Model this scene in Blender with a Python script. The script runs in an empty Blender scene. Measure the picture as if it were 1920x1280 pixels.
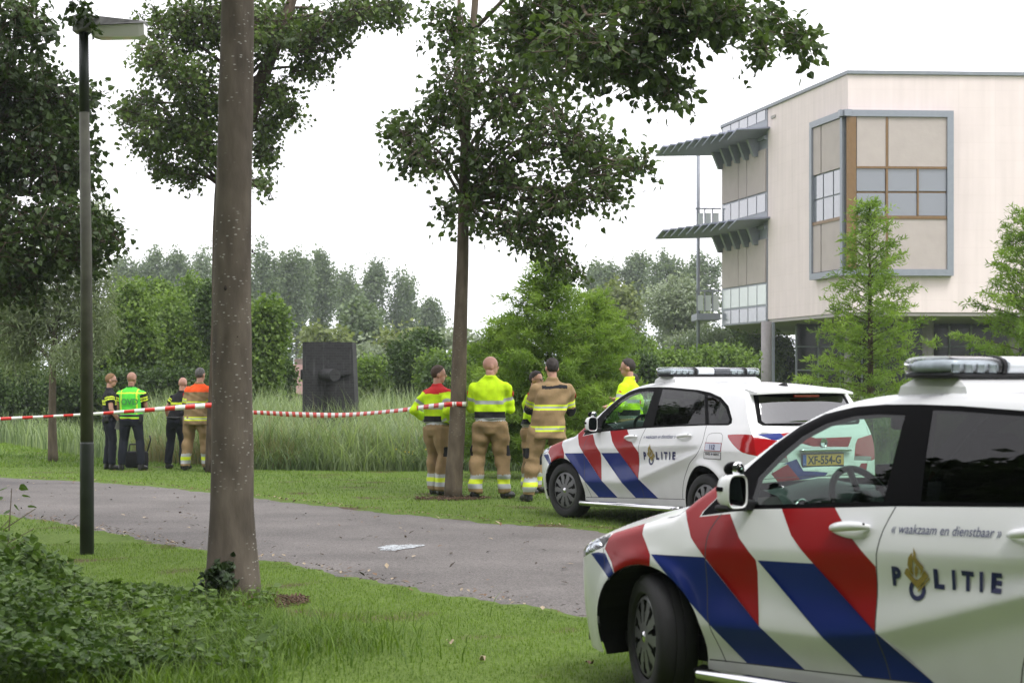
import bpy, bmesh, math, random
import numpy as np
from mathutils import Vector, Matrix
from mathutils.geometry import delaunay_2d_cdt

R = math.radians
ip = np.interp
rng = np.random.default_rng(7)
random.seed(7)
sc = bpy.context.scene
col = sc.collection

# ------------------------------------------------------------------ camera
FPX, HY, CH = 3400.0, 703.0, 1.63        # focal length in photo pixels, horizon row, eye height
cam = bpy.data.cameras.new('camera')
cam.sensor_width = 36.0
cam.lens = FPX / 1920 * 36.0
cam.shift_y = (HY - 640) / 1920
cam.clip_start = 0.1
cam.clip_end = 6000
cam.dof.use_dof = True
cam.dof.focus_distance = 24.0
cam.dof.aperture_fstop = 5.6
cam_ob = bpy.data.objects.new('camera', cam)
cam_ob.location = (0, 0, CH)
cam_ob.rotation_euler = (R(90), 0, 0)
col.objects.link(cam_ob)
sc.camera = cam_ob

# ------------------------------------------------------------------ sky, sun, exposure
SUN_EL, SUN_AZ = 58, 215      # degrees; the sun stands behind the camera, a little to the right, behind cloud
world = bpy.data.worlds.new('World')
sc.world = world
world.use_nodes = True
nt = world.node_tree
nt.nodes.clear()
sky = nt.nodes.new('ShaderNodeTexSky')
sky.sky_type = 'NISHITA'
sky.sun_disc = False
sky.sun_elevation = R(SUN_EL)
sky.sun_rotation = R(180 - 35)
sky.air_density = 1.0
sky.dust_density = 6.0
sky.ozone_density = 1.0
hsv = nt.nodes.new('ShaderNodeHueSaturation')
hsv.inputs['Saturation'].default_value = 0.12
mixs = nt.nodes.new('ShaderNodeMix')
mixs.data_type = 'RGBA'
mixs.inputs[0].default_value = 0.78        # the cloud layer: an even pale grey over the clear sky behind it
mixs.inputs[7].default_value = (10.45, 10.3, 10.9, 1)
bg = nt.nodes.new('ShaderNodeBackground')
bg.inputs['Strength'].default_value = 0.12
wo = nt.nodes.new('ShaderNodeOutputWorld')
nt.links.new(sky.outputs[0], hsv.inputs['Color'])
nt.links.new(hsv.outputs[0], mixs.inputs[6])
nt.links.new(mixs.outputs[2], bg.inputs['Color'])
nt.links.new(bg.outputs[0], wo.inputs['Surface'])
sun = bpy.data.lights.new('sun', 'SUN')
sun.energy = 1.4
sun.angle = R(22)
sun.color = (1.0, 0.98, 0.95)
sun_ob = bpy.data.objects.new('sun', sun)
_sd = Vector((math.sin(R(35)) * math.cos(R(SUN_EL)), -math.cos(R(35)) * math.cos(R(SUN_EL)), math.sin(R(SUN_EL))))
sun_ob.rotation_euler = _sd.to_track_quat('Z', 'Y').to_euler()
sun_ob.location = (20, -30, 60)
col.objects.link(sun_ob)
sc.view_settings.view_transform = 'Standard'
sc.view_settings.look = 'None'
sc.view_settings.exposure = 0.84
sc.view_settings.gamma = 1.0
sc.view_settings.use_curve_mapping = False
sc.cycles.use_denoising = True
sc.cycles.max_bounces = 10
sc.cycles.transparent_max_bounces = 24
sc.cycles.volume_bounces = 1
sc.cycles.caustics_reflective = False
sc.cycles.caustics_refractive = False

# ------------------------------------------------------------------ helpers
def W(px, py, Y):
    """the point at depth Y that the photo shows at pixel px, py"""
    return np.array([(px - 960) * Y / FPX, Y, CH - (py - HY) * Y / FPX])

def tag(o, label=None, cat=None, group=None, kind=None):
    if label: o['label'] = label
    if cat: o['category'] = cat
    if group: o['group'] = group
    if kind: o['kind'] = kind
    return o

def empty(name, loc=(0, 0, 0), rz=0.0, label=None, cat=None, group=None):
    o = bpy.data.objects.new(name, None)
    o.location = loc
    o.rotation_euler = (0, 0, rz)
    o.empty_display_size = 0.2
    col.objects.link(o)
    return tag(o, label, cat, group)

def obj(name, verts, faces, mats, parent=None, smooth=True, fmat=None, vcol=None, normals=None, kind=None):
    me = bpy.data.meshes.new(name)
    verts = np.asarray(verts, dtype=np.float32).reshape(-1, 3)
    if isinstance(faces, np.ndarray):
        n, k = faces.shape
        me.vertices.add(len(verts)); me.vertices.foreach_set('co', verts.ravel())
        me.loops.add(n * k); me.loops.foreach_set('vertex_index', faces.astype(np.int32).ravel())
        me.polygons.add(n)
        me.polygons.foreach_set('loop_start', np.arange(0, n * k, k, dtype=np.int32))
        me.update(calc_edges=True)
    else:
        me.from_pydata([tuple(map(float, v)) for v in verts], [], [tuple(map(int, f)) for f in faces])
        me.update()
    if not isinstance(mats, (list, tuple)): mats = [mats]
    for m in mats: me.materials.append(m)
    np_ = len(me.polygons)
    me.polygons.foreach_set('use_smooth', np.full(np_, bool(smooth)))
    if fmat is not None:
        me.polygons.foreach_set('material_index', np.asarray(fmat, dtype=np.int32))
    if vcol is not None:
        a = me.color_attributes.new('tint', 'FLOAT_COLOR', 'POINT')
        c = np.ones((len(verts), 4), dtype=np.float32); c[:, :vcol.shape[1]] = vcol
        a.data.foreach_set('color', c.ravel())
    if normals is not None:
        me.normals_split_custom_set_from_vertices([tuple(map(float, n)) for n in normals])
    o = bpy.data.objects.new(name, me)
    col.objects.link(o)
    if parent is not None: o.parent = parent
    if kind: o['kind'] = kind
    return o

class MB:
    """collects simple shapes into one mesh"""
    def __init__(s): s.v = []; s.f = []; s.m = []
    def add(s, v, f, m=0):
        b = len(s.v); s.v += [tuple(p) for p in v]; s.f += [tuple(i + b for i in q) for q in f]; s.m += [m] * len(f); return s
    def box(s, c, d, m=0, rot=None, bev=0.0):
        x, y, z = d[0] / 2, d[1] / 2, d[2] / 2
        if bev > 0:
            bm = bmesh.new(); bmesh.ops.create_cube(bm, size=1, matrix=Matrix.Diagonal((d[0], d[1], d[2], 1)))
            bmesh.ops.bevel(bm, geom=bm.edges[:], offset=bev, segments=2, affect='EDGES', profile=0.5)
            v = [p.co.copy() for p in bm.verts]; f = [[q.index for q in p.verts] for p in bm.faces]; bm.free()
        else:
            v = [Vector((a * x, b * y, g * z)) for g in (-1, 1) for b in (-1, 1) for a in (-1, 1)]
            f = [(0, 2, 3, 1), (4, 5, 7, 6), (0, 1, 5, 4), (2, 6, 7, 3), (0, 4, 6, 2), (1, 3, 7, 5)]
        if rot is not None: v = [rot @ p for p in v]
        return s.add([(p[0] + c[0], p[1] + c[1], p[2] + c[2]) for p in v], f, m)
    def beam(s, a, b, w, h, m=0):
        a = Vector(a); b = Vector(b); d = b - a; L = d.length
        q = d.to_track_quat('X', 'Z').to_matrix()
        return s.box((a + b) / 2, (L, w, h), m, q)
    def tube(s, pts, rad, seg=10, m=0, cap=True, ell=None):
        pts = [Vector(p) for p in pts]; n = len(pts)
        rad = [rad] * n if np.isscalar(rad) else list(rad)
        rings = []; up = None
        for i, p in enumerate(pts):
            t = (pts[min(i + 1, n - 1)] - pts[max(i - 1, 0)]).normalized()
            if up is None:
                up = Vector((0, 0, 1)) if abs(t.z) < .9 else Vector((1, 0, 0))
            x = up.cross(t).normalized(); y = t.cross(x).normalized(); up = y
            ring = []
            for k in range(seg):
                a = 2 * math.pi * k / seg
                ring.append(p + (x * math.cos(a) + y * math.sin(a)) * rad[i])
            rings.append(ring)
        v = [q for r in rings for q in r]; f = []
        for i in range(n - 1):
            for k in range(seg):
                k2 = (k + 1) % seg
                f.append((i * seg + k, i * seg + k2, (i + 1) * seg + k2, (i + 1) * seg + k))
        if cap:
            f.append(tuple(range(seg))[::-1]); f.append(tuple((n - 1) * seg + k for k in range(seg)))
        return s.add(v, f, m)
    def lathe(s, prof, seg=32, m=0, axis='Y', c=(0, 0, 0)):
        """prof: (radius, offset along axis)"""
        v = []; f = []
        for r, o in prof:
            for k in range(seg):
                a = 2 * math.pi * k / seg; p = (r * math.cos(a), r * math.sin(a))
                v.append({'Y': (p[0], o, p[1]), 'Z': (p[0], p[1], o), 'X': (o, p[0], p[1])}[axis])
        for i in range(len(prof) - 1):
            for k in range(seg):
                k2 = (k + 1) % seg
                f.append((i * seg + k, i * seg + k2, (i + 1) * seg + k2, (i + 1) * seg + k))
        return s.add([(p[0] + c[0], p[1] + c[1], p[2] + c[2]) for p in v], f, m)
    def sphere(s, c, r, seg=14, rings=9, m=0):
        r = (r, r, r) if np.isscalar(r) else r
        v = [(c[0], c[1], c[2] + r[2])]; f = []
        for i in range(1, rings):
            t = math.pi * i / rings
            for k in range(seg):
                a = 2 * math.pi * k / seg
                v.append((c[0] + r[0] * math.sin(t) * math.cos(a), c[1] + r[1] * math.sin(t) * math.sin(a), c[2] + r[2] * math.cos(t)))
        v.append((c[0], c[1], c[2] - r[2])); L = len(v) - 1
        for k in range(seg):
            k2 = (k + 1) % seg
            f.append((0, 1 + k, 1 + k2))
            for i in range(rings - 2):
                a = 1 + i * seg
                f.append((a + k, a + seg + k, a + seg + k2, a + k2))
            a = 1 + (rings - 2) * seg
            f.append((a + k, L, a + k2))
        return s.add(v, f, m)
    def prism(s, poly, d, m=0):
        """poly: 3-D points of a flat outline, extruded by vector d"""
        n = len(poly); v = [Vector(p) for p in poly]; d = Vector(d)
        return s.add([tuple(p) for p in v] + [tuple(p + d) for p in v],
                     [tuple(range(n))[::-1], tuple(range(n, 2 * n))] + [(i, (i + 1) % n, (i + 1) % n + n, i + n) for i in range(n)], m)
    def build(s, name, mats, parent=None, smooth=False, kind=None, sharp=None):
        o = obj(name, s.v, s.f, mats, parent, smooth, s.m, kind=kind)
        if sharp is not None:
            o.data.set_sharp_from_angle(angle=R(sharp))
        return o

# ------------------------------------------------------------------ materials
def new_mat(name):
    m = bpy.data.materials.new(name); m.use_nodes = True
    n = m.node_tree; b = n.nodes['Principled BSDF']
    return m, n, b

def mat(name, c, rough=0.6, metal=0.0, noise=0.0, nscale=8.0, bump=0.0, bscale=60.0, spec=0.5, coat=0.0, dist=0.004):
    m, n, b = new_mat(name)
    b.inputs['Base Color'].default_value = (*c, 1); b.inputs['Roughness'].default_value = rough
    b.inputs['Metallic'].default_value = metal; b.inputs['Specular IOR Level'].default_value = spec
    b.inputs['Coat Weight'].default_value = coat; b.inputs['Coat Roughness'].default_value = 0.04
    tc = n.nodes.new('ShaderNodeTexCoord')
    if noise > 0:
        t = n.nodes.new('ShaderNodeTexNoise'); t.inputs['Scale'].default_value = nscale; t.inputs['Detail'].default_value = 6
        n.links.new(tc.outputs['Object'], t.inputs['Vector'])
        r = n.nodes.new('ShaderNodeMapRange'); r.inputs[1].default_value = .3; r.inputs[2].default_value = .7
        r.inputs[3].default_value = 1 - noise; r.inputs[4].default_value = 1 + noise
        x = n.nodes.new('ShaderNodeVectorMath'); x.operation = 'SCALE'; x.inputs[0].default_value = c
        n.links.new(t.outputs['Fac'], r.inputs[0]); n.links.new(r.outputs[0], x.inputs['Scale']); n.links.new(x.outputs[0], b.inputs['Base Color'])
    if bump > 0:
        t2 = n.nodes.new('ShaderNodeTexNoise'); t2.inputs['Scale'].default_value = bscale; t2.inputs['Detail'].default_value = 4
        n.links.new(tc.outputs['Object'], t2.inputs['Vector'])
        bp = n.nodes.new('ShaderNodeBump'); bp.inputs['Strength'].default_value = bump; bp.inputs['Distance'].default_value = dist
        n.links.new(t2.outputs['Fac'], bp.inputs['Height']); n.links.new(bp.outputs[0], b.inputs['Normal'])
    return m

def glass_mat(name, tint, rough=0.0, ior=1.45):
    m = bpy.data.materials.new(name); m.use_nodes = True; n = m.node_tree; n.nodes.clear()
    t = n.nodes.new('ShaderNodeBsdfTransparent'); t.inputs[0].default_value = (*tint, 1)
    g = n.nodes.new('ShaderNodeBsdfGlossy'); g.inputs['Roughness'].default_value = rough; g.inputs[0].default_value = (1, 1, 1, 1)
    # Schlick reflectance, the same from both faces of the pane
    ge = n.nodes.new('ShaderNodeNewGeometry'); dt = n.nodes.new('ShaderNodeVectorMath'); dt.operation = 'DOT_PRODUCT'
    n.links.new(ge.outputs['Normal'], dt.inputs[0]); n.links.new(ge.outputs['Incoming'], dt.inputs[1])
    def mth(op, a, b=None):
        q = n.nodes.new('ShaderNodeMath'); q.operation = op
        for i, x in enumerate((a, b)):
            if x is None: continue
            if isinstance(x, (int, float)): q.inputs[i].default_value = x
            else: n.links.new(x, q.inputs[i])
        return q.outputs[0]
    r0 = ((ior - 1) / (ior + 1)) ** 2
    fr = mth('ADD', mth('MULTIPLY', mth('POWER', mth('SUBTRACT', 1.0, mth('ABSOLUTE', dt.outputs['Value'])), 5.0), 1 - r0), r0)
    mx = n.nodes.new('ShaderNodeMixShader'); o = n.nodes.new('ShaderNodeOutputMaterial')
    n.links.new(fr, mx.inputs[0]); n.links.new(t.outputs[0], mx.inputs[1]); n.links.new(g.outputs[0], mx.inputs[2])
    n.links.new(mx.outputs[0], o.inputs['Surface'])
    return m

def leaf_mat(name, c1, c2, trans=0.35, rough=0.5):
    """leaf: colour between c1 and c2 by the leaf's own tint, a share of light passing through"""
    m = bpy.data.materials.new(name); m.use_nodes = True; n = m.node_tree; n.nodes.clear()
    a = n.nodes.new('ShaderNodeVertexColor'); a.layer_name = 'tint'
    mx = n.nodes.new('ShaderNodeMix'); mx.data_type = 'RGBA'
    mx.inputs[6].default_value = (*c1, 1); mx.inputs[7].default_value = (*c2, 1)
    sep = n.nodes.new('ShaderNodeSeparateColor')
    n.links.new(a.outputs['Color'], sep.inputs[0]); n.links.new(sep.outputs[0], mx.inputs[0])
    d = n.nodes.new('ShaderNodeBsdfPrincipled'); d.inputs['Roughness'].default_value = rough; d.inputs['Specular IOR Level'].default_value = 0.35
    t = n.nodes.new('ShaderNodeBsdfTranslucent')
    br = n.nodes.new('ShaderNodeVectorMath'); br.operation = 'MULTIPLY'; br.inputs[1].default_value = (1.25, 1.35, 0.7)
    n.links.new(mx.outputs[2], d.inputs['Base Color']); n.links.new(mx.outputs[2], br.inputs[0]); n.links.new(br.outputs[0], t.inputs[0])
    ms = n.nodes.new('ShaderNodeMixShader'); ms.inputs[0].default_value = trans
    o = n.nodes.new('ShaderNodeOutputMaterial')
    n.links.new(d.outputs[0], ms.inputs[1]); n.links.new(t.outputs[0], ms.inputs[2]); n.links.new(ms.outputs[0], o.inputs['Surface'])
    return m

def text_mesh(s, size=1.0, shear=0.0, bold=0.0, spacing=1.0):
    cu = bpy.data.curves.new('t', 'FONT'); cu.body = s; cu.size = size; cu.shear = shear; cu.space_character = spacing
    cu.offset = bold; cu.resolution_u = 3; cu.fill_mode = 'FRONT' if hasattr(cu, 'fill_mode') else cu.fill_mode
    o = bpy.data.objects.new('t', cu); col.objects.link(o)
    dg = bpy.context.evaluated_depsgraph_get(); me = bpy.data.meshes.new_from_object(o.evaluated_get(dg))
    bm = bmesh.new(); bm.from_mesh(me); bmesh.ops.triangulate(bm, faces=bm.faces[:])
    v = np.array([(p.co.x, p.co.y) for p in bm.verts]); f = [[q.index for q in p.verts] for p in bm.faces]
    bm.free(); bpy.data.objects.remove(o); bpy.data.curves.remove(cu); bpy.data.meshes.remove(me)
    return v, f

def pip(P, poly):
    """which of the points P lie in the polygon"""
    P = np.asarray(P); x, y = P[:, 0], P[:, 1]; r = np.zeros(len(P), bool); n = len(poly); j = n - 1
    for i in range(n):
        xi, yi = poly[i]; xj, yj = poly[j]
        if yi != yj:
            c = ((yi > y) != (yj > y)) & (x < (xj - xi) * (y - yi) / (yj - yi) + xi)
            r ^= c
        j = i
    return r

def resample(pts, step):
    out = []
    for (a, b) in zip(pts[:-1], pts[1:]):
        a = np.array(a, float); b = np.array(b, float); n = max(1, int(np.linalg.norm(b - a) / step))
        for k in range(n): out.append(tuple(a + (b - a) * k / n))
    out.append(tuple(pts[-1])); return out

def smooth_line(pts, step=0.03):
    """Catmull-Rom through the points"""
    P = [np.array(p, float) for p in pts]; P = [2 * P[0] - P[1]] + P + [2 * P[-1] - P[-2]]; out = []
    for i in range(1, len(P) - 2):
        n = max(2, int(np.linalg.norm(P[i + 1] - P[i]) / step))
        for k in range(n):
            t = k / n; a, b, c, d = P[i - 1], P[i], P[i + 1], P[i + 2]
            out.append(tuple(.5 * ((2 * b) + (c - a) * t + (2 * a - 5 * b + 4 * c - d) * t * t + (3 * b - a - 3 * c + d) * t ** 3)))
    out.append(tuple(P[-2])); return out

def ribbon(pts, w):
    """outline of a strip of width w along a polyline"""
    P = np.array(pts, float); d = np.gradient(P, axis=0); d /= np.linalg.norm(d, axis=1)[:, None] + 1e-9
    n = np.stack([-d[:, 1], d[:, 0]], 1) * w / 2
    return [tuple(p) for p in P + n] + [tuple(p) for p in (P - n)[::-1]]

def partition(domain, holes, lines, grid):
    """cut a flat outline along closed outlines 'lines'; returns points and triangles inside the outline and outside the holes"""
    vs = []; es = []
    for poly in [domain] + holes + lines:
        b = len(vs); n = len(poly); vs += [Vector(p) for p in poly]; es += [(b + i, b + (i + 1) % n) for i in range(n)]
    g = grid[pip(grid, domain)]
    vs += [Vector(p) for p in g]
    r = delaunay_2d_cdt(vs, es, [], 0, 1e-5)
    P = np.array([tuple(p) for p in r[0]]); T = np.array(r[2])
    C = P[T].mean(axis=1); keep = pip(C, domain)
    for hpoly in holes: keep &= ~pip(C, hpoly)
    T = T[keep]; a = P[T]
    area = (a[:, 1, 0] - a[:, 0, 0]) * (a[:, 2, 1] - a[:, 0, 1]) - (a[:, 2, 0] - a[:, 0, 0]) * (a[:, 1, 1] - a[:, 0, 1])
    flip = area < 0; T[flip] = T[flip][:, ::-1]
    T = T[np.abs(area) > 1e-9]
    return P, T
# ------------------------------------------------------------------ ground, path, lawn
def ss(a, b, x): t = np.clip((np.asarray(x, float) - a) / (b - a), 0, 1); return t * t * (3 - 2 * t)
BX = [-60, -13, -8.8, -6.3, -4.6, 2, 8, 60]; BY = [60, 46, 37.5, 34.6, 33.2, 32.4, 31.8, 31]
def gz(x, y):
    """height of the ground: flat by the path, falling a little to a reed-filled ditch"""
    x = np.asarray(x, float); y = np.asarray(y, float)
    b = ip(x, BX, BY)
    z = -.10 * ss(26, 33, y) - .35 * ss(.3, 4, y - b) + .25 * ss(16, 30, y - b)
    return z + .012 * np.sin(x * .9 + y * .6) * ss(12, 16, np.abs(y - 5) + 9)
def grass_ground():
    m, n, b = new_mat('lawn_soil'); b.inputs['Roughness'].default_value = .95; b.inputs['Specular IOR Level'].default_value = .1
    tc = n.nodes.new('ShaderNodeTexCoord')
    def noise(s, d=5):
        t = n.nodes.new('ShaderNodeTexNoise'); t.inputs['Scale'].default_value = s; t.inputs['Detail'].default_value = d; n.links.new(tc.outputs['Object'], t.inputs['Vector']); return t.outputs['Fac']
    def ramp(f, stops):
        r = n.nodes.new('ShaderNodeValToRGB'); n.links.new(f, r.inputs[0]); e = r.color_ramp.elements
        e[0].position, e[0].color = stops[0][0], (*stops[0][1], 1); e[1].position, e[1].color = stops[1][0], (*stops[1][1], 1)
        for p, c in stops[2:]: k = e.new(p); k.color = (*c, 1)
        return r.outputs[0]
    g = ramp(noise(2.2), [(.30, (.070, .12, .020)), (.70, (.13, .20, .040))])
    s = ramp(noise(30, 8), [(.35, (.055, .09, .020)), (.65, (.15, .20, .052))])
    mx = n.nodes.new('ShaderNodeMix'); mx.data_type = 'RGBA'; mx.inputs[0].default_value = .5; n.links.new(g, mx.inputs[6]); n.links.new(s, mx.inputs[7])
    dirt = ramp(noise(1.1, 7), [(.58, (0, 0, 0)), (.68, (1, 1, 1))])
    mx2 = n.nodes.new('ShaderNodeMix'); mx2.data_type = 'RGBA'; n.links.new(dirt, mx2.inputs[0]); n.links.new(mx.outputs[2], mx2.inputs[6]); mx2.inputs[7].default_value = (.085, .060, .038, 1)
    n.links.new(mx2.outputs[2], b.inputs['Base Color'])
    bp = n.nodes.new('ShaderNodeBump'); bp.inputs['Strength'].default_value = .6; bp.inputs['Distance'].default_value = .03; n.links.new(noise(45, 6), bp.inputs['Height']); n.links.new(bp.outputs[0], b.inputs['Normal'])
    return m
xs = np.concatenate([[-1500, -600, -300, -150, -90], np.linspace(-60, 60, 121), [90, 150, 300, 600, 1500]]); ys = np.concatenate([[-600, -200, -80, -40, -20, -10], np.linspace(-4, 70, 149), [80, 95, 120, 160, 220, 320, 500, 900, 1600, 3000]])
GX, GY = np.meshgrid(xs, ys); nx = len(xs); a = np.arange((len(ys) - 1) * (nx - 1)); r, c = a // (nx - 1), a % (nx - 1); a = r * nx + c
tag(obj('ground', np.stack([GX.ravel(), GY.ravel(), gz(GX, GY).ravel()], 1), np.stack([a, a + 1, a + nx + 1, a + nx], 1), grass_ground(), smooth=True), kind='structure')
# asphalt path: two ragged edges read from the photo, sheet 12 mm proud with a worn rim
NE = smooth_line([(-19.5, 36.0), (-13, 29.0), (-6.1, 21.2), (-3.14, 16.95), (-2.2, 15.74), (-1.47, 14.7), (-.8, 13.6), (-.23, 12.98), (.49, 12.0), (2.6, 9.2), (5.5, 5.5), (12, -3)], .25)
FE = smooth_line([(-21.5, 46.0), (-14.5, 37.5), (-8.6, 30.4), (-6.8, 28.7), (-4.2, 25.5), (-2.75, 23.4), (-1.68, 22.0), (-.36, 20.4), (.91, 19.1), (4.5, 14.4), (9, 8.6), (17, -2)], .25)
NEa, FEa = np.array(NE), np.array(FE)
def edge_at(E, s): i = s * (len(E) - 1); k = np.arange(len(E)); return np.stack([ip(i, k, E[:, 0]), ip(i, k, E[:, 1])], -1)
sv = np.linspace(0, 1, 500); A = edge_at(NEa, sv); Bp = edge_at(FEa, sv); rag = lambda s, q: .05 * np.sin(s * 431 + q) + .035 * np.sin(s * 997 + 2 * q) + .05 * np.sin(s * 163 + q)
nrm = (Bp - A) / np.linalg.norm(Bp - A, axis=1)[:, None]; A = A + nrm * rag(sv, 1)[:, None]; Bp = Bp + nrm * rag(sv, 4)[:, None]
tt = np.linspace(0, 1, 13); PV = A[:, None, :] * (1 - tt)[None, :, None] + Bp[:, None, :] * tt[None, :, None]; PV = PV.reshape(-1, 2)
pz = gz(PV[:, 0], PV[:, 1]) + .012 + .02 * np.tile(np.sin(tt * math.pi), 500) - .02 * np.tile((tt == 0) | (tt == 1), 500)
def asphalt():
    m, n, b = new_mat('asphalt'); b.inputs['Roughness'].default_value = .9; tc = n.nodes.new('ShaderNodeTexCoord')
    def noise(s, d=4): t = n.nodes.new('ShaderNodeTexNoise'); t.inputs['Scale'].default_value = s; t.inputs['Detail'].default_value = d; n.links.new(tc.outputs['Object'], t.inputs['Vector']); return t.outputs['Fac']
    v = n.nodes.new('ShaderNodeTexVoronoi'); v.inputs['Scale'].default_value = 75; n.links.new(tc.outputs['Object'], v.inputs['Vector'])
    r = n.nodes.new('ShaderNodeValToRGB'); e = r.color_ramp.elements; e[0].position = .15; e[0].color = (.086, .078, .072, 1); e[1].position = .85; e[1].color = (.168, .153, .143, 1); n.links.new(v.outputs['Color'], r.inputs[0])
    r2 = n.nodes.new('ShaderNodeMapRange'); r2.inputs[1].default_value = .35; r2.inputs[2].default_value = .7; r2.inputs[3].default_value = .74; r2.inputs[4].default_value = 1.16; n.links.new(noise(.8, 6), r2.inputs[0])
    x = n.nodes.new('ShaderNodeVectorMath'); x.operation = 'SCALE'; n.links.new(r.outputs[0], x.inputs[0]); n.links.new(r2.outputs[0], x.inputs['Scale']); n.links.new(x.outputs[0], b.inputs['Base Color'])
    bp = n.nodes.new('ShaderNodeBump'); bp.inputs['Strength'].default_value = .5; bp.inputs['Distance'].default_value = .006; n.links.new(v.outputs['Distance'], bp.inputs['Height']); n.links.new(bp.outputs[0], b.inputs['Normal'])
    return m
a = np.arange(499 * 12); r, c = a // 12, a % 12; a = r * 13 + c
tag(obj('path', np.column_stack([PV, pz]), np.stack([a, a + 13, a + 14, a + 1], 1), asphalt(), smooth=True), kind='structure')
PATH_POLY = [tuple(p) for p in A] + [tuple(p) for p in Bp[::-1]]
def on_path(P): return pip(P, PATH_POLY)
# pale worn paint mark on the asphalt
pc = W(748, 1033, 1); Yp = FPX * CH / (1033 - HY); pc = np.array([(748 - 960) * Yp / FPX, Yp])
vm = []; nv = 40
for q in range(3):
    for k in range(nv):
        t = 2 * math.pi * k / nv; rr = (0, .62, 1.0)[q] * (1 + .16 * math.sin(3 * t + 1) + .10 * math.sin(7 * t)) ; vm.append((pc[0] + .19 * rr * math.cos(t), pc[1] + .26 * rr * math.sin(t) + .12 * math.cos(t) * rr, float(gz(pc[0], pc[1])) + .0365))
mm, n_, b_ = new_mat('worn_white_paint'); b_.inputs['Base Color'].default_value = (.42, .45, .47, 1); b_.inputs['Roughness'].default_value = .8
tc = n_.nodes.new('ShaderNodeTexCoord'); t_ = n_.nodes.new('ShaderNodeTexNoise'); t_.inputs['Scale'].default_value = 38; n_.links.new(tc.outputs['Object'], t_.inputs['Vector'])
q_ = n_.nodes.new('ShaderNodeMapRange'); q_.inputs[1].default_value = .40; q_.inputs[2].default_value = .50; n_.links.new(t_.outputs['Fac'], q_.inputs[0]); n_.links.new(q_.outputs[0], b_.inputs['Alpha'])
tag(obj('paint_patch', vm, [(k, (k + 1) % nv, nv + (k + 1) % nv, nv + k) for k in range(nv)] + [(nv + k, nv + (k + 1) % nv, 2 * nv + (k + 1) % nv, 2 * nv + k) for k in range(nv)], mm, smooth=False), 'pale worn paint patch on the asphalt path', 'paint mark')

# ------------------------------------------------------------------ vegetation tools
def blades(name, X, Y, h, w, bend, m_, tint, lean=None, kind='stuff', segs=2, z0=None, label=None, cat=None):
    """upright curved grass or reed blades, one narrow strip each, in one mesh"""
    n = len(X); ang = rng.uniform(0, 2 * math.pi, n); dx, dy = np.cos(ang), np.sin(ang); px, py = -dy, dx
    z = gz(X, Y) if z0 is None else z0; rows = []
    for k in range(segs + 1):
        t = k / segs; off = bend * h * t ** 2; wd = w * (1 - t) ** .7 if k < segs else 0 * w
        cx = X + dx * off; cy = Y + dy * off; cz = z + h * t * (1 - .25 * bend * t)
        if k < segs: rows += [np.stack([cx - px * wd / 2, cy - py * wd / 2, cz], 1), np.stack([cx + px * wd / 2, cy + py * wd / 2, cz], 1)]
        else: rows += [np.stack([cx, cy, cz], 1)]
    K = 2 * segs + 1; V = np.stack(rows, 1).reshape(-1, 3); base = (np.arange(n) * K)[:, None]; F = []
    for k in range(segs):
        a, b = 2 * k, 2 * k + 1
        if k < segs - 1: F += [base + [a, b, b + 2], base + [a, b + 2, a + 2]]
        else: F += [base + [a, b, 2 * segs]]
    F = np.stack(F, 1).reshape(-1, 3); col_ = np.repeat(np.stack([tint, tint, tint], 1), K, axis=0)
    return tag(obj(name, V, F, m_, smooth=False, vcol=col_), label, cat, kind=kind)

LEAF_D = (np.array([(0, 0, 0), (.5, .42, .06), (1, 0, -.05), (.5, -.42, .06)]), np.array([(0, 1, 2), (0, 2, 3)]))
LEAF_R = (np.array([(.06, 0, 0), (0, .16, .02), (.10, .36, .05), (.36, .44, .06), (.66, .27, .04), (1, 0, -.12), (.66, -.27, .04), (.36, -.44, .06), (.10, -.36, .05), (0, -.16, .02)]), np.array([(0, k, k + 1) for k in range(1, 9)]))
LEAF_N = (np.array([(0, 0, 0), (.4, .11, .02), (1, 0, -.08), (.4, -.11, .02)]), np.array([(0, 1, 2), (0, 2, 3)]))
def leaves(P, D, size, tpl, flat=.6, up=.5):
    """leaf mesh arrays: a leaf at each P growing roughly along D"""
    n = len(P); D = D / (np.linalg.norm(D, axis=1)[:, None] + 1e-9)
    N = rng.normal(size=(n, 3)) * flat + [0, 0, up]; N -= D * (N * D).sum(1)[:, None]; N /= np.linalg.norm(N, axis=1)[:, None] + 1e-9
    S = np.cross(N, D); t, f = tpl; size = np.broadcast_to(size, n)
    V = P[:, None, :] + size[:, None, None] * (t[None, :, 0:1] * D[:, None] + t[None, :, 1:2] * S[:, None] + t[None, :, 2:3] * N[:, None])
    F = (np.arange(n) * len(t))[:, None, None] + f[None]
    return V.reshape(-1, 3), F.reshape(-1, 3), len(t)

def in_ell(n, c, r, bias=.45):
    d = rng.normal(size=(n, 3)); d /= np.linalg.norm(d, axis=1)[:, None]
    return np.asarray(c) + d * (rng.uniform(0, 1, n) ** bias)[:, None] * np.asarray(r)

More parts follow.
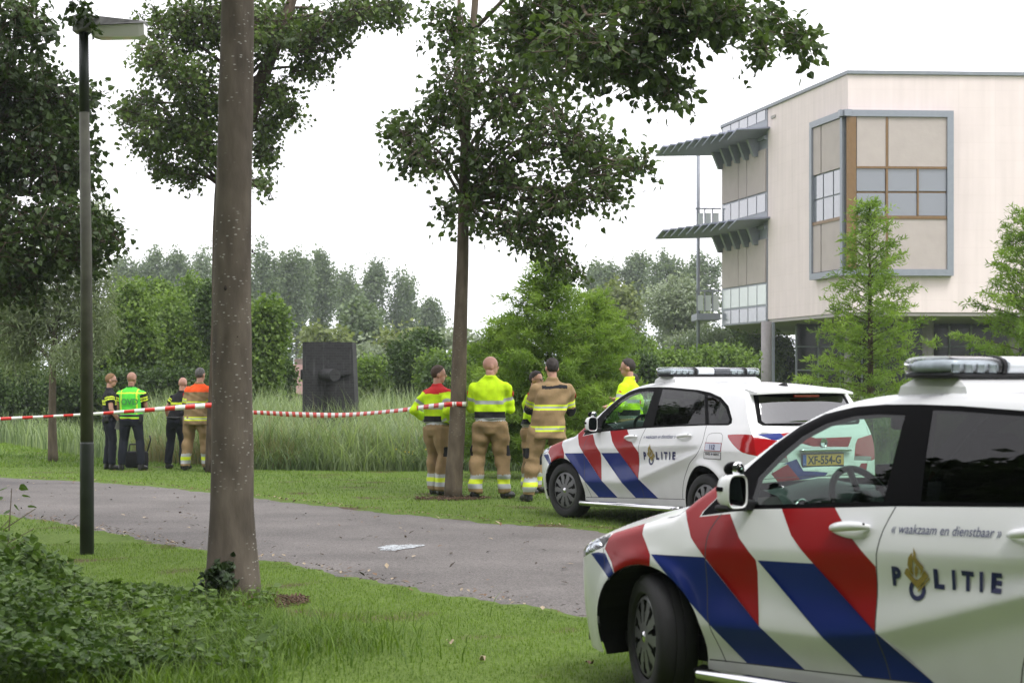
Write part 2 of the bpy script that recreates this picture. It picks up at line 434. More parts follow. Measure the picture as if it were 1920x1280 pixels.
def foliage(name, blobs, n, size, m_, parent, tpl=LEAF_D, clump=None, per=14, bias=.40, droop=.25, kind='stuff', tvar=.25, flat=.6, up=.5, twigs=None):
    """crown: leaves gathered in twig-end clumps through the volumes 'blobs' (centre, radii)"""
    vol = np.array([r[0] * r[1] * r[2] for _, r in blobs]) ** (2 / 3.); share = vol / vol.sum(); PP, DD, TT = [], [], []
    clump = clump or size * 2.6; tw_ = MB()
    for (c, r), s_ in zip(blobs, share):
        nc = max(2, int(n * s_ / per)); cc = in_ell(nc, c, r, bias); ct = rng.uniform(0, 1, nc); k = per
        out = cc - np.asarray(c); out /= np.linalg.norm(out, axis=1)[:, None] + 1e-9
        ax = out * .8 + rng.normal(size=(nc, 3)) * .5 + [0, 0, -droop]; ax /= np.linalg.norm(ax, axis=1)[:, None]
        t = rng.uniform(-1, 1, (nc, k, 1)); P = cc[:, None] + ax[:, None] * t * clump + rng.normal(size=(nc, k, 3)) * clump * .34
        D = ax[:, None] + rng.normal(size=(nc, k, 3)) * .8 + [0, 0, -droop]
        if twigs is not None:
            for q in range(nc):
                b0 = cc[q] + ax[q] * clump; b1 = cc[q] - ax[q] * clump * .9; b2 = b1 + (np.asarray(c) - b1) * rng.uniform(.35, .75) + rng.normal(size=3) * clump * .3; tw_.tube([b0, cc[q], b1, b2], [.0022, .004, .006, .009], 4, cap=False)
        PP.append(P.reshape(-1, 3)); DD.append(D.reshape(-1, 3)); TT.append((np.repeat(ct, k) * (1 - tvar) + tvar * rng.uniform(0, 1, nc * k)))
    P = np.concatenate(PP); D = np.concatenate(DD); T = np.concatenate(TT)
    V, F, k = leaves(P, D, size * rng.uniform(.6, 1.25, len(P)), tpl, flat, up); c = np.repeat(np.stack([T, T, T], 1), k, axis=0)
    if twigs is not None: tw_.build('twigs', twigs, parent, True, kind='stuff')
    return obj(name, V, F, m_, parent, False, vcol=c, kind=kind)

def bark(name, c1, c2, scale=9, spots=None):
    m, n, b = new_mat(name); b.inputs['Roughness'].default_value = .9; b.inputs['Specular IOR Level'].default_value = .2; tc = n.nodes.new('ShaderNodeTexCoord')
    mp = n.nodes.new('ShaderNodeMapping'); mp.inputs['Scale'].default_value = (1, 1, .3); n.links.new(tc.outputs['Object'], mp.inputs[0])
    t = n.nodes.new('ShaderNodeTexNoise'); t.inputs['Scale'].default_value = scale; t.inputs['Detail'].default_value = 8; n.links.new(mp.outputs[0], t.inputs['Vector'])
    r = n.nodes.new('ShaderNodeValToRGB'); e = r.color_ramp.elements; e[0].position = .32; e[0].color = (*c1, 1); e[1].position = .68; e[1].color = (*c2, 1); n.links.new(t.outputs['Fac'], r.inputs[0]); outc = r.outputs[0]
    if spots:
        mp2 = n.nodes.new('ShaderNodeMapping'); mp2.inputs['Scale'].default_value = (1, 1, 2.4); n.links.new(tc.outputs['Object'], mp2.inputs[0])
        v = n.nodes.new('ShaderNodeTexVoronoi'); v.inputs['Scale'].default_value = 17; n.links.new(mp2.outputs[0], v.inputs['Vector'])
        q = n.nodes.new('ShaderNodeMapRange'); q.inputs[1].default_value = .22; q.inputs[2].default_value = .12; n.links.new(v.outputs['Distance'], q.inputs[0])
        t3 = n.nodes.new('ShaderNodeTexNoise'); t3.inputs['Scale'].default_value = 2.2; n.links.new(tc.outputs['Object'], t3.inputs['Vector'])
        q3 = n.nodes.new('ShaderNodeMapRange'); q3.inputs[1].default_value = .46; q3.inputs[2].default_value = .56; n.links.new(t3.outputs['Fac'], q3.inputs[0])
        mu = n.nodes.new('ShaderNodeMath'); mu.operation = 'MULTIPLY'; n.links.new(q.outputs[0], mu.inputs[0]); n.links.new(q3.outputs[0], mu.inputs[1])
        mx = n.nodes.new('ShaderNodeMix'); mx.data_type = 'RGBA'; n.links.new(mu.outputs[0], mx.inputs[0]); n.links.new(outc, mx.inputs[6]); mx.inputs[7].default_value = (*spots, 1); outc = mx.outputs[2]
    n.links.new(outc, b.inputs['Base Color'])
    bp = n.nodes.new('ShaderNodeBump'); bp.inputs['Strength'].default_value = .8; bp.inputs['Distance'].default_value = .02; n.links.new(t.outputs['Fac'], bp.inputs['Height']); n.links.new(bp.outputs[0], b.inputs['Normal'])
    return m
BK = {'grey': bark('grey_bark', (.070, .058, .046), (.138, .116, .092), 9, (.36, .35, .32)), 'brown': bark('brown_bark', (.045, .034, .025), (.10, .075, .052), 14), 'pale': bark('pale_bark', (.085, .068, .050), (.15, .12, .088), 12, (.22, .21, .18))}
LF = {k_: leaf_mat(k_ + '_leaf', c1_, c2_, t_) for k_, c1_, c2_, t_ in (
    ('lime', (.018, .038, .008), (.090, .140, .030), .33), ('oak', (.018, .038, .008), (.11, .165, .032), .33), ('maple', (.012, .026, .006), (.064, .106, .024), .28), ('willow', (.11, .145, .075), (.25, .30, .17), .38),
    ('cypress', (.085, .155, .020), (.27, .38, .075), .5), ('poplar', (.070, .105, .058), (.185, .235, .135), .35), ('hedge', (.042, .085, .016), (.20, .295, .060), .42), ('hedge2', (.020, .040, .012), (.080, .135, .032), .33),
    ('silver', (.13, .165, .11), (.29, .335, .235), .3), ('olive', (.085, .115, .032), (.20, .235, .075), .35), ('cover', (.035, .072, .014), (.130, .205, .045), .35), ('reed', (.090, .140, .065), (.34, .41, .22), .40), ('grass', (.058, .115, .012), (.185, .280, .044), .38), ('dry', (.18, .165, .075), (.32, .285, .14), .35), ('ivy', (.012, .026, .010), (.038, .066, .020), .15))}

def trunk_mesh(mb, pts, rad, seg=20, rough=.03, seed=0):
    """trunk with a slightly uneven outline"""
    pts = smooth_line([tuple(p) for p in pts], .22); n = len(pts); L_ = np.linspace(0, 1, n); rr = ip(L_, np.linspace(0, 1, len(rad)), rad); b = len(mb.v); mb.tube(pts, list(rr), seg)
    r = np.random.default_rng(seed); ph = r.uniform(0, 6, 6); P = np.array(pts)
    for i in range(n):
        for k in range(seg):
            a = 2 * math.pi * k / seg; z = P[i][2]; q = 1 + rough * (math.sin(2 * a + z * 1.3 + ph[0]) + .6 * math.sin(3 * a - z * 2.1 + ph[1]) + .5 * math.sin(5 * a + z * 5 + ph[2]) * math.sin(z * 3 + ph[3]))
            v = np.array(mb.v[b + i * seg + k]); mb.v[b + i * seg + k] = tuple(P[i] + (v - P[i]) * q)

def limb(mb, a, b, r0, r1, sag=.15, seg=8):
    a = np.array(a, float); b = np.array(b, float); m = (a + b) / 2 + [0, 0, sag * np.linalg.norm(b - a)] + rng.normal(size=3) * .06 * np.linalg.norm(b - a)
    pts = smooth_line([tuple(a), tuple(m), tuple(b)], max(.15, np.linalg.norm(b - a) / 8)); mb.tube(pts, list(np.linspace(r0, r1, len(pts))), seg)

def tree(name, label, base, trunk_pts, trunk_rad, bk, blobs, n, size, m_, tpl=LEAF_D, group=None, limbs=True, fork=None, **kw):
    root = empty(name, tuple(float(q) for q in base), 0, label, 'tree', group); o = np.array(base, float)
    mb = MB(); T = [np.array(p, float) - o for p in trunk_pts]; trunk_mesh(mb, T, trunk_rad, 26, .045, int(abs(base[0]) * 100)); mb.build('trunk', bk, root, True)
    bl = [(np.array(c, float) - o, r) for c, r in blobs]
    if limbs:
        for c, r in bl:
            # start on the trunk, below the blob
            tz = min(max(c[2] - r[2] * .9 - .3 * math.hypot(c[0] - T[-1][0], c[1] - T[-1][1]), T[0][2] + .4 * (T[-1][2] - T[0][2]) if fork is None else fork), T[-1][2]); zs = [p[2] for p in T]
            a = np.array([ip(tz, zs, [p[0] for p in T]), ip(tz, zs, [p[1] for p in T]), tz]); mb = MB(); r0 = .32 * trunk_rad[-1] + .02; limb(mb, a, c, r0, r0 * .4)
            for k in range(5): q = in_ell(1, c, r, .3)[0]; limb(mb, c * .7 + a * .3, q, r0 * .45, r0 * .12, .05, 6)
            mb.build('limb', bk, root, True)
    foliage('crown', bl, n, size, m_, root, tpl, **kw)
    return root

def B_(px, py, rx, ry, Y, rd=None):
    """a crown volume where the photo shows it: centre pixel, pixel radii, depth"""
    k = Y / FPX; return (W(px, py, Y), (rx * k, (rd if rd else (rx + ry) / 2 * k), ry * k))
# ------------------------------------------------------------------ police cars
M = {}
def paint(name, c, rough=.28):
    m = mat(name, c, rough, 0, noise=.03, nscale=3, coat=.12, spec=.22); return m
M['white'] = mat('white_paint', (.80, .81, .82), .25, noise=.03, nscale=3, coat=.5, spec=.4)
def road_film(m):
    """thin brown road film, thickest low on the flanks"""
    n = m.node_tree; b = n.nodes['Principled BSDF']; src = b.inputs['Base Color'].links[0].from_socket; tc = n.nodes.new('ShaderNodeTexCoord'); sx = n.nodes.new('ShaderNodeSeparateXYZ'); n.links.new(tc.outputs['Object'], sx.inputs[0]); nz = n.nodes.new('ShaderNodeTexNoise'); nz.inputs['Scale'].default_value = 5; nz.inputs['Detail'].default_value = 7; n.links.new(tc.outputs['Object'], nz.inputs['Vector'])
    mr = n.nodes.new('ShaderNodeMapRange'); mr.inputs[1].default_value = .62; mr.inputs[2].default_value = .20; mr.inputs[3].default_value = .03; mr.inputs[4].default_value = .50; n.links.new(sx.outputs[2], mr.inputs[0]); mu = n.nodes.new('ShaderNodeMath'); mu.operation = 'MULTIPLY'; n.links.new(mr.outputs[0], mu.inputs[0]); n.links.new(nz.outputs['Fac'], mu.inputs[1])
    mx = n.nodes.new('ShaderNodeMix'); mx.data_type = 'RGBA'; n.links.new(mu.outputs[0], mx.inputs[0]); n.links.new(src, mx.inputs[6]); mx.inputs[7].default_value = (.24, .20, .16, 1); n.links.new(mx.outputs[2], b.inputs['Base Color'])
road_film(M['white']); M['red'] = paint('red_foil', (.31, .004, .006)); M['blue'] = paint('blue_foil', (.004, .020, .18))
M['gap'] = mat('panel_gap', (.05, .05, .055), .7); M['trim'] = mat('black_trim', (.003, .003, .0035), .4, spec=.03); M['plastic'] = mat('black_plastic', (.010, .010, .011), .6, spec=.3)
M['rubber'] = mat('tyre_rubber', (.016, .016, .017), .8, bump=.25, bscale=90); M['cap'] = mat('hubcap_grey', (.13, .13, .135), .4, .35); M['chrome'] = mat('chrome', (.62, .62, .63), .16, 1.0)
M['dash'] = mat('dashboard_grey', (.03, .034, .036), .6, bump=.1, bscale=200); M['seat'] = mat('seat_cloth', (.012, .012, .014), .9)
M['clear'] = glass_mat('clear_glass', (.60, .76, .68)); M['privacy'] = glass_mat('privacy_glass', (.04, .043, .043)); M['lens'] = glass_mat('lamp_lens', (.80, .84, .86))
M['redlens'] = mat('tail_lamp_red', (.36, .008, .012), .08, coat=.8); M['greylens'] = mat('tail_lamp_grey', (.25, .22, .22), .12, coat=.8)
M['navy'] = mat('navy_print', (.010, .014, .09), .4); M['gold'] = mat('gold_print', (.30, .22, .045), .45); M['grey_print'] = mat('slate_print', (.05, .06, .16), .5)
M['yellow_plate'] = mat('plate_yellow', (.72, .40, .03), .45); M['black_print'] = mat('black_print', (.01, .01, .01), .5); M['euro'] = mat('plate_blue', (.02, .09, .42), .45)
M['barlens'] = glass_mat('light_bar_lens', (.82, .86, .88), .03); M['barcore'] = mat('light_bar_core', (.42, .44, .46), .4, .1, noise=.35, nscale=14); M['reflector'] = mat('lamp_reflector', (.5, .52, .54), .2, .8); M['mirror'] = mat('mirror_glass', (.75, .76, .78), .02, 1.0)
M['bar_blue_grey'] = mat('light_bar_centre', (.62, .65, .68), .15, .2, coat=.6); M['bar_dark'] = mat('light_bar_dark', (.03, .035, .045), .15, coat=.6)

def Ymax(u):
    u = np.asarray(u, float); a = np.clip(-u / .88, 0, .9999)
    y = .893 * (1 - a ** 3.6) ** .4
    y = np.where(u > 2.6, y - .085 * ((u - 2.6) / .85) ** 2, y)
    return y - np.where(u > 3.2, .055 * ((u - 3.2) / .22) ** 2, 0)
_rail = np.array(smooth_line([(-.88, .655), (-.7, .70), (-.5, .765), (-.3, .818), (-.05, .884), (.12, .925), (.20, .948), (.30, 1.02), (.428, 1.106), (.601, 1.223), (.757, 1.338), (.9, 1.425), (1.05, 1.487), (1.22, 1.525), (1.42, 1.545), (1.7, 1.553), (2.1, 1.548), (2.6, 1.525), (3.0, 1.49), (3.2, 1.468), (3.6, 1.43)], .02))
zrail = lambda u: ip(u, _rail[:, 0], _rail[:, 1])
zbelt = lambda u: ip(u, [-.9, -.3, .384, .72, 1.62, 2.285, 3.05, 3.5], [.80, .88, .949, 1.0, 1.066, 1.102, 1.13, 1.14])
zlow = lambda u: ip(u, [.45, .83, 1.2, 1.55, 2.28, 2.6], [.43, .45, .46, .512, .735, .83])
zsh = lambda u: ip(u, [-.3, 0, .5, 1.55, 2.4, 2.8], [.76, .80, .80, .872, .91, .93])
def Yside(u, z):
    u = np.asarray(u, float); z = np.asarray(z, float); zb = zbelt(u); zr = zrail(u)
    def low(z):
        zs = zsh(u); zl = np.minimum(zlow(u), zs - .06)
        sp = lambda d, w_: w_ * np.logaddexp(0, d / w_)          # soft ramp, so that the creases stay round
        a_ = sp(z - zs, .006); up = -.17 * a_ - .5 * a_ ** 2
        mid = -.016 * np.sin(np.pi * np.clip((zs - z) / (zs - zl), 0, 1)) ** 2
        d = sp(zl - z, .005); dn = -.40 * d + .30 * sp(d - .11, .02)
        sc_ = up + mid + dn
        w = np.clip((u - .25) / .35, 0, 1) * np.clip((2.75 - u) / .4, 0, 1); w = w * w * (3 - 2 * w)
        c = np.where(z < .62, -.05 * ((.62 - z) / .4) ** 2, np.where(z > zs - .05, -.14 * (z - zs + .05) - .55 * (z - zs + .05) ** 2, 0))
        # flared lips round the arches
        for cu, cz, rr in ((.02, .31, .40), (2.70, .315, .405)):
            c = c + .016 * np.exp(-((np.hypot(u - cu, z - cz) - rr) / .05) ** 2)
        return sc_ * w + c * (1 - w)
    lo = low(np.minimum(z, zb)); d = np.maximum(z - zb, 0)
    y = Ymax(u) + lo - .36 * d - .25 * d * d
    r = ip(u, [-.9, .1, .35, 1.2], [.05, .05, .045, .07]); t = np.clip((z - zr + r) / r, 0, 1)
    y = y - .75 * r * (1 - np.sqrt(np.maximum(0, 1 - t * t)))
    return np.maximum(y, 0.0)
def side_pt(u, z, off=0.0):
    u = np.asarray(u, float); z = np.asarray(z, float); e = 4e-4
    y = Yside(u, z); fu = (Yside(u + e, z) - Yside(u - e, z)) / (2 * e); zz = np.minimum(z, zrail(u) - .002)
    fz = (Yside(u, zz + e) - Yside(u, zz - e)) / (2 * e)
    fu = np.clip(fu, -6, 6); fz = np.clip(fz, -5, 5)
    n = np.stack([fu, np.ones_like(y), -fz], -1); n /= np.linalg.norm(n, axis=-1)[:, None]      # local x = -u
    p = np.stack([-u, y, z], -1) + n * off
    return p, n
_cent = np.array(smooth_line([(-.88, .66), (-.84, .73), (-.76, .80), (-.6, .865), (-.4, .92), (-.2, .965), (0, 1.005), (.2, 1.04), (.32, 1.062), (.45, 1.15), (.7, 1.33), (.95, 1.485), (1.1, 1.535), (1.3, 1.557), (1.6, 1.569), (2.1, 1.565), (2.6, 1.545), (3.0, 1.51), (3.2, 1.49), (3.6, 1.45)], .02))
zcent = lambda u: ip(u, _cent[:, 0], _cent[:, 1])
def top_pt(u, s):
    """s: -1..1 across the car"""
    yr = Yside(u, zrail(u)); zr = zrail(u); z = zr + np.maximum(zcent(u) - zr, .004) * (1 - np.abs(s) ** 2.3)
    return np.stack([-u, s * yr, z], -1)

GREEN = [(.384, .949), (.72, 1.0), (1.62, 1.066), (2.285, 1.102), (2.69, 1.12), (3.02, 1.128), (3.06, 1.15), (3.05, 1.19), (2.93, 1.32), (2.76, 1.405), (2.55, 1.452), (2.32, 1.477), (2.137, 1.485), (1.806, 1.499), (1.574, 1.502), (1.364, 1.499), (1.185, 1.486), (.998, 1.45), (.86, 1.388), (.745, 1.30), (.641, 1.205), (.511, 1.079), (.40, .975)]
GF = [(.72, 1.02), (1.545, 1.082), (1.515, 1.452), (1.364, 1.455), (1.20, 1.442), (1.05, 1.408), (.92, 1.345), (.81, 1.25), (.72, 1.15)]
GR = [(1.755, 1.095), (2.66, 1.133), (2.475, 1.428), (2.32, 1.452), (2.137, 1.461), (1.806, 1.475), (1.665, 1.477)]
GQ = [(2.72, 1.136), (3.01, 1.147), (3.015, 1.18), (2.90, 1.295), (2.74, 1.38), (2.53, 1.424)]
GAP1 = smooth_line([(.532, .968), (.473, .887), (.461, .799), (.466, .626), (.479, .466), (.515, .358), (.558, .262)], .04)
GAP2 = smooth_line([(1.622, 1.066), (1.578, .963), (1.561, .884), (1.553, .806), (1.55, .527), (1.591, .318)], .04)
GAP3 = smooth_line([(2.685, 1.12), (2.686, .95), (2.60, .82), (2.45, .72), (2.33, .58), (2.28, .45), (2.265, .345)], .04)
RED = [[(-.30, .83), (-.20, .86), (-.049, .9), (-.021, .833), (.069, .74), (.068, .62), (-.191, .60), (-.25, .68), (-.319, .738)],
       [(.243, .975), (.286, .924), (.342, .843), (.453, .759), (.833, .468), (.814, .719), (.809, .772), (.689, .865), (.593, .972), (.5, .9605), (.376, .944), (.390, .970), (.45, 1.026), (.487, 1.063), (.44, 1.13), (.30, 1.04)],
       [(.928, 1.02), (1.028, .902), (1.179, .785), (1.55, .521), (1.548, .805), (1.389, .927), (1.255, 1.05)]]
BLUE = [[(-.46, .70), (-.381, .715), (-.308, .715), (-.25, .66), (-.191, .60), (-.232, .58)],
        [(.075, .742), (.451, .757), (.833, .468), (1.103, .279), (.709, .270), (.477, .447)],
        [(.820, .772), (1.179, .787), (1.553, .521), (1.845, .325), (1.44, .304), (1.236, .462)]]
HEADL = [(-.30, .826), (-.33, .745), (-.46, .705), (-.62, .66), (-.74, .655), (-.74, .70), (-.60, .765), (-.42, .812)]
TAILS = smooth_line([(3.05, 1.035), (3.25, 1.045), (3.6, 1.03)], .05) + [(3.6, .80)] + smooth_line([(3.42, .835), (3.28, .868), (3.14, .95), (3.06, 1.01)], .05)
def ell(c, a, b, t0, t1, n=30): return [(c[0] + a * math.cos(t), c[1] + b * math.sin(t)) for t in np.linspace(t0, t1, n)]
UE = lambda z: ip(z, [.18, .45, .60, .80, 1.0, 1.10, 1.30, 1.47], [3.36, 3.42, 3.44, 3.43, 3.38, 3.32, 3.20, 3.10])

def car_mesh_parts(root):
    """panels of the left and right flank cut along the door gaps, the livery and the glass"""
    bot = [(-.86, .21), (-.70, .185), (-.43, .185)] + ell((.02, .31), .425, .375, math.pi + .3, -.22)[0:] + [(.445, .19), (2.30, .20)] + ell((2.70, .315), .39, .40, math.pi + .25, -.25) + [(3.12, .2), (3.36, .2)]
    bot = [p for p in bot]
    zz = np.linspace(.22, 1.45, 42)
    rear = [(float(UE(z)), float(z)) for z in zz]
    uu = np.concatenate([np.linspace(3.10, 1.2, 60), np.linspace(1.18, .2, 60), np.linspace(.18, -.80, 50), np.linspace(-.81, -.876, 8)])
    top = [(float(u), float(zrail(u))) for u in uu]
    front = [(-.878, .62), (-.878, .45), (-.87, .30)]
    domain = bot + rear + top + front
    gu, gz = np.meshgrid(np.linspace(-.87, 3.45, 160), np.linspace(.19, 1.56, 58)); grid = np.stack([gu.ravel(), gz.ravel()], 1)
    ru = np.linspace(-.8, 3.1, 170); extra = [np.stack([ru, zrail(ru) - d], 1) for d in (.003, .008, .016, .028, .045)]
    fu = np.linspace(-.876, -.7, 14); fx = [np.stack([fu, np.full(14, z)], 1) for z in np.linspace(.22, .66, 12)]
    cr = np.linspace(.3, 2.7, 100); extra += [np.stack([cr, zlow(cr) + d], 1) for d in (-.006, .006)] + [np.stack([cr, zsh(cr) + d], 1) for d in (-.006, .006)]
    grid = np.concatenate([grid] + extra + fx)
    sill = [(.44, .262), (2.29, .345)]
    SILL = [(.40, .15), (.40, .262), (.447, .262), (1.68, .322), (2.34, .35), (2.40, .15)]
    fd = GAP1 + [(.6, .268), (1.59, .318)] + GAP2[::-1]
    rd = GAP2 + [(1.6, .318), (2.265, .345)] + GAP3[::-1]
    fd = GAP1[::-1] + GAP2 + [(1.591, .318), (.558, .262)]
    fbump = [(-.9, .1), (-.28, .1), (-.28, .50), (-.33, .745), (-.46, .705), (-.62, .66), (-.74, .655), (-.9, .645)]
    rbump = [(2.95, .1), (2.95, .60), (3.15, .69), (3.35, .735), (3.6, .745), (3.6, .1)]
    gaps = [ribbon(GAP1, .007), ribbon(GAP2, .007), ribbon(GAP3, .007), ribbon(resample([(3.03, .62), (3.15, .70), (3.35, .745), (3.46, .75)], .05), .005), ribbon(resample([(-.30, .62), (-.33, .74)], .05), .005),
            ribbon(smooth_line([(0.0, .918), (.167, .928), (.245, .965), (.325, 1.035)], .03), .006), ribbon(resample([(.45, .262), (1.68, .322), (2.3, .345)], .05), .006),
            ribbon(smooth_line([(2.745, .935), (2.745, 1.0), (2.79, 1.04), (2.95, 1.045), (2.985, 1.0), (2.99, .94)], .02), .004)]
    frontblack = [(-.87, .30), (-.80, .30), (-.72, .36), (-.72, .46), (-.80, .50), (-.88, .50)]
    lines = [GREEN, GF, GR, GQ, HEADL, TAILS, fd, rd, fbump, rbump, SILL, frontblack] + RED + BLUE + gaps
    P, T = partition(domain, [], lines, grid)
    C = P[T].mean(axis=1)
    part = np.zeros(len(T), int); mt = np.zeros(len(T), int)
    names = ['wing_panel', 'front_door', 'rear_door', 'rear_quarter_panel', 'front_bumper', 'rear_bumper', 'window_frame', 'front_side_window', 'rear_side_window', 'quarter_window', 'headlight', 'tail_light', 'sill']
    mats = [M['white'], M['red'], M['blue'], M['gap'], M['trim'], M['clear'], M['privacy'], M['lens'], M['redlens'], M['plastic']]
    part[C[:, 0] > 2.0] = 3
    for k, poly in ((1, fd), (2, rd), (12, SILL), (4, fbump), (5, rbump)): part[pip(C, poly)] = k
    for p in RED: mt[pip(C, p)] = 1
    for p in BLUE: mt[pip(C, p)] = 2
    mt[part == 12] = 0
    mt[pip(C, frontblack)] = 9
    gp = np.zeros(len(T), bool)
    for p in gaps: gp |= pip(C, p)
    mt[gp] = 3
    for k, m_, poly in ((6, 4, GREEN), (7, 5, GF), (8, 6, GR), (9, 6, GQ), (10, 7, HEADL), (11, 8, TAILS)):
        s_ = pip(C, poly); part[s_] = k; mt[s_] = m_
    pos, nor = side_pt(P[:, 0], P[:, 1])
    gapv = np.zeros(len(P), bool); gapv[np.unique(T[gp])] = False
    out = {}
    for side in (1, -1):
        ps = pos * [1, side, 1]; ns = nor * [1, side, 1]
        for k, nm in enumerate(names):
            sel = T[part == k]
            if len(sel) == 0: continue
            idx, inv = np.unique(sel, return_inverse=True); f = inv.reshape(-1, 3)
            if side == -1: f = f[:, ::-1]
            m_ = mt[part == k]; used = sorted(set(m_)); lut = {a: i for i, a in enumerate(used)}
            o = obj(nm, ps[idx], f, [mats[a] for a in used], root, True, [lut[a] for a in m_], normals=ns[idx])
            out[(nm, side)] = o
    # inner lining: the same flank a little further in, without the glass
    keep = (part != 7) & (part != 8) & (part != 9) & (part != 10) & (part != 11) & (part != 4) & (part != 5)
    pin, _ = side_pt(P[:, 0], P[:, 1], -.03)
    mb = MB()
    for side in (1, -1):
        f = T[keep]; f = f if side == 1 else f[:, ::-1]
        mb.add(pin * [1, side, 1], f.tolist())
    mb.build('cabin_lining', M['plastic'], root, True)
    return out

def flat_to_side(v2, f, u0, z0, su, side=1, slope=0.0, off=.003, mirror=False):
    """print lettering on the flank; text x runs rearwards on the left flank"""
    x = v2[:, 0]; y = v2[:, 1]
    u = u0 + su * x; z = z0 + y + slope * (su * x)
    p, n = side_pt(u, z, off); p = p * [1, side, 1]
    return p, f

FLAME = [[(-.012, .190), (.006, .165), (.008, .14), (.030, .118), (.052, .10), (.050, .075), (.022, .045), (.030, .075), (.020, .095), (-.004, .112), (-.012, .14)],
         [(-.020, .165), (-.044, .135), (-.052, .10), (-.040, .065), (-.012, .04), (-.022, .07), (-.020, .10), (-.010, .13)],
         [(.004, .105), (.018, .085), (.012, .06), (-.002, .035), (-.010, .06), (-.008, .085)]]
def emblem(root, u0, z0, k, side):
    """flame above an open book over a round letter, gold and navy"""
    o = []
    def poly_obj(name, polys, m_, off):
        mb = MB()
        for q in polys:
            r = delaunay_2d_cdt([Vector(p) for p in q], [(i, (i + 1) % len(q)) for i in range(len(q))], [], 1, 1e-6)
            P = np.array([tuple(p) for p in r[0]]); x = P * k
            p, n = side_pt(u0 + side * x[:, 0], z0 + x[:, 1], off); mb.add((p * [1, side, 1]).tolist(), [tuple(t) for t in r[2]])
        return mb.build(name, m_, root)
    # ring
    mb = MB(); n = 28; v = []
    for i in range(n):
        a = 2 * math.pi * i / n
        for rr in (.056, .031): v.append((rr * math.cos(a) * k + 0, rr * math.sin(a) * k - .028 * k))
    v = np.array(v); p, nn = side_pt(u0 + v[:, 0], z0 + v[:, 1], .003)
    mb.add((p * [1, side, 1]).tolist(), [(2 * i, 2 * ((i + 1) % n), 2 * ((i + 1) % n) + 1, 2 * i + 1) for i in range(n)])
    mb.build('emblem_ring', M['navy'], root)
    poly_obj('emblem_book', [[(-.080, .052), (-.066, .078), (-.050, .082), (-.030, .045), (.0, .022), (.030, .045), (.058, .082), (.080, .050), (.004, -.022)], [(.004, -.028), (.084, .046), (.086, .036), (.008, -.040)]], M['gold'], .0045)
    poly_obj('emblem_flame', FLAME, M['gold'], .005)

def text_on(root, s, size, u0, z0, width, side, m_, name='lettering', shear=0, bold=0, slope=0.0, spacing=1.0, off=.003):
    v, f = text_mesh(s, size, shear, bold, spacing)
    w = v[:, 0].max() - v[:, 0].min(); x = (v[:, 0] - v[:, 0].min()) * width / w
    if side == 1: u = u0 + x
    else: u = u0 + width - x
    p, n = side_pt(u, z0 + v[:, 1] + slope * (u - u0), off)
    return obj(name, p * [1, side, 1], [tuple(q) for q in f], m_, root, False)

def flame_text(root, side):
    # wordmark P ( ) L I T I E between u 1.64 and 2.22
    L = [('P', 1.640, .050), ('L', 1.868, .055), ('I', 1.965, .018), ('T', 2.015, .062), ('I', 2.108, .018), ('E', 2.168, .052)]
    for ch, u, w in L:
        uu = u if side == 1 else 1.64 + 2.22 - u - w
        text_on(root, ch, .105, uu, .738 + .037 * (uu - 1.64) if side == 1 else .738 + .037 * (uu - 1.64), w, side, M['navy'], 'letter', bold=.006)
    uc = 1.775 if side == 1 else 1.64 + 2.22 - 1.775
    emblem(root, uc, .748, .82, side)
    text_on(root, '« waakzaam en dienstbaar »', .058, 1.628, .955, .585, side, M['grey_print'], 'motto_lettering', shear=.12, slope=.035)

def wheel(root, u, y, steer=0.0):
    w = empty('wheel', (-u, y, .316)); w.parent = root; s = 1 if y > 0 else -1
    w.rotation_euler = (0, 0, steer)
    prof = [(.212, .085), (.225, .1), (.262, .106), (.295, .098), (.311, .08), (.316, .05), (.316, .03), (.309, .028), (.309, .02), (.316, .018), (.316, -.018), (.309, -.02), (.309, -.028), (.316, -.03), (.316, -.05), (.311, -.08), (.295, -.098), (.262, -.106), (.225, -.1), (.212, -.085)]
    t = MB().lathe(prof, 48).build('tyre', M['rubber'], w, True, sharp=35)
    # hubcap: ten spokes with dark slots between
    mb = MB(); nA = 80; rr = [.0, .03, .045, .075, .10, .13, .16, .185, .20, .214]
    dome = lambda r: s * (.085 + .012 * math.cos(r / .214 * math.pi / 2) - (.02 if r > .205 else 0))
    v = []
    for r in rr:
        for k in range(nA):
            a = 2 * math.pi * k / nA; v.append((r * math.cos(a), dome(r), r * math.sin(a)))
    f = []; dark = []
    for i in range(len(rr) - 1):
        for k in range(nA):
            ph = k % 8; q = (i * nA + k, i * nA + (k + 1) % nA, (i + 1) * nA + (k + 1) % nA, (i + 1) * nA + k)
            if s < 0: q = q[::-1]
            wd = {4: (3, 4), 5: (3, 4, 5), 6: (2, 3, 4, 5), 3: (3, 4)}.get(i)
            if wd and ph in wd: continue
            f.append(q)
    mb.add(v, f); mb.build('hubcap', M['cap'], w, True)
    MB().lathe([(.0, s * .055), (.21, s * .055), (.21, s * -.08)], 32).build('rim', M['plastic'], w, True, sharp=40)
    MB().lathe([(.0, s * .104), (.022, s * .103), (.03, s * .097)], 20).build('hub_badge', M['chrome'], w, True)
    return w

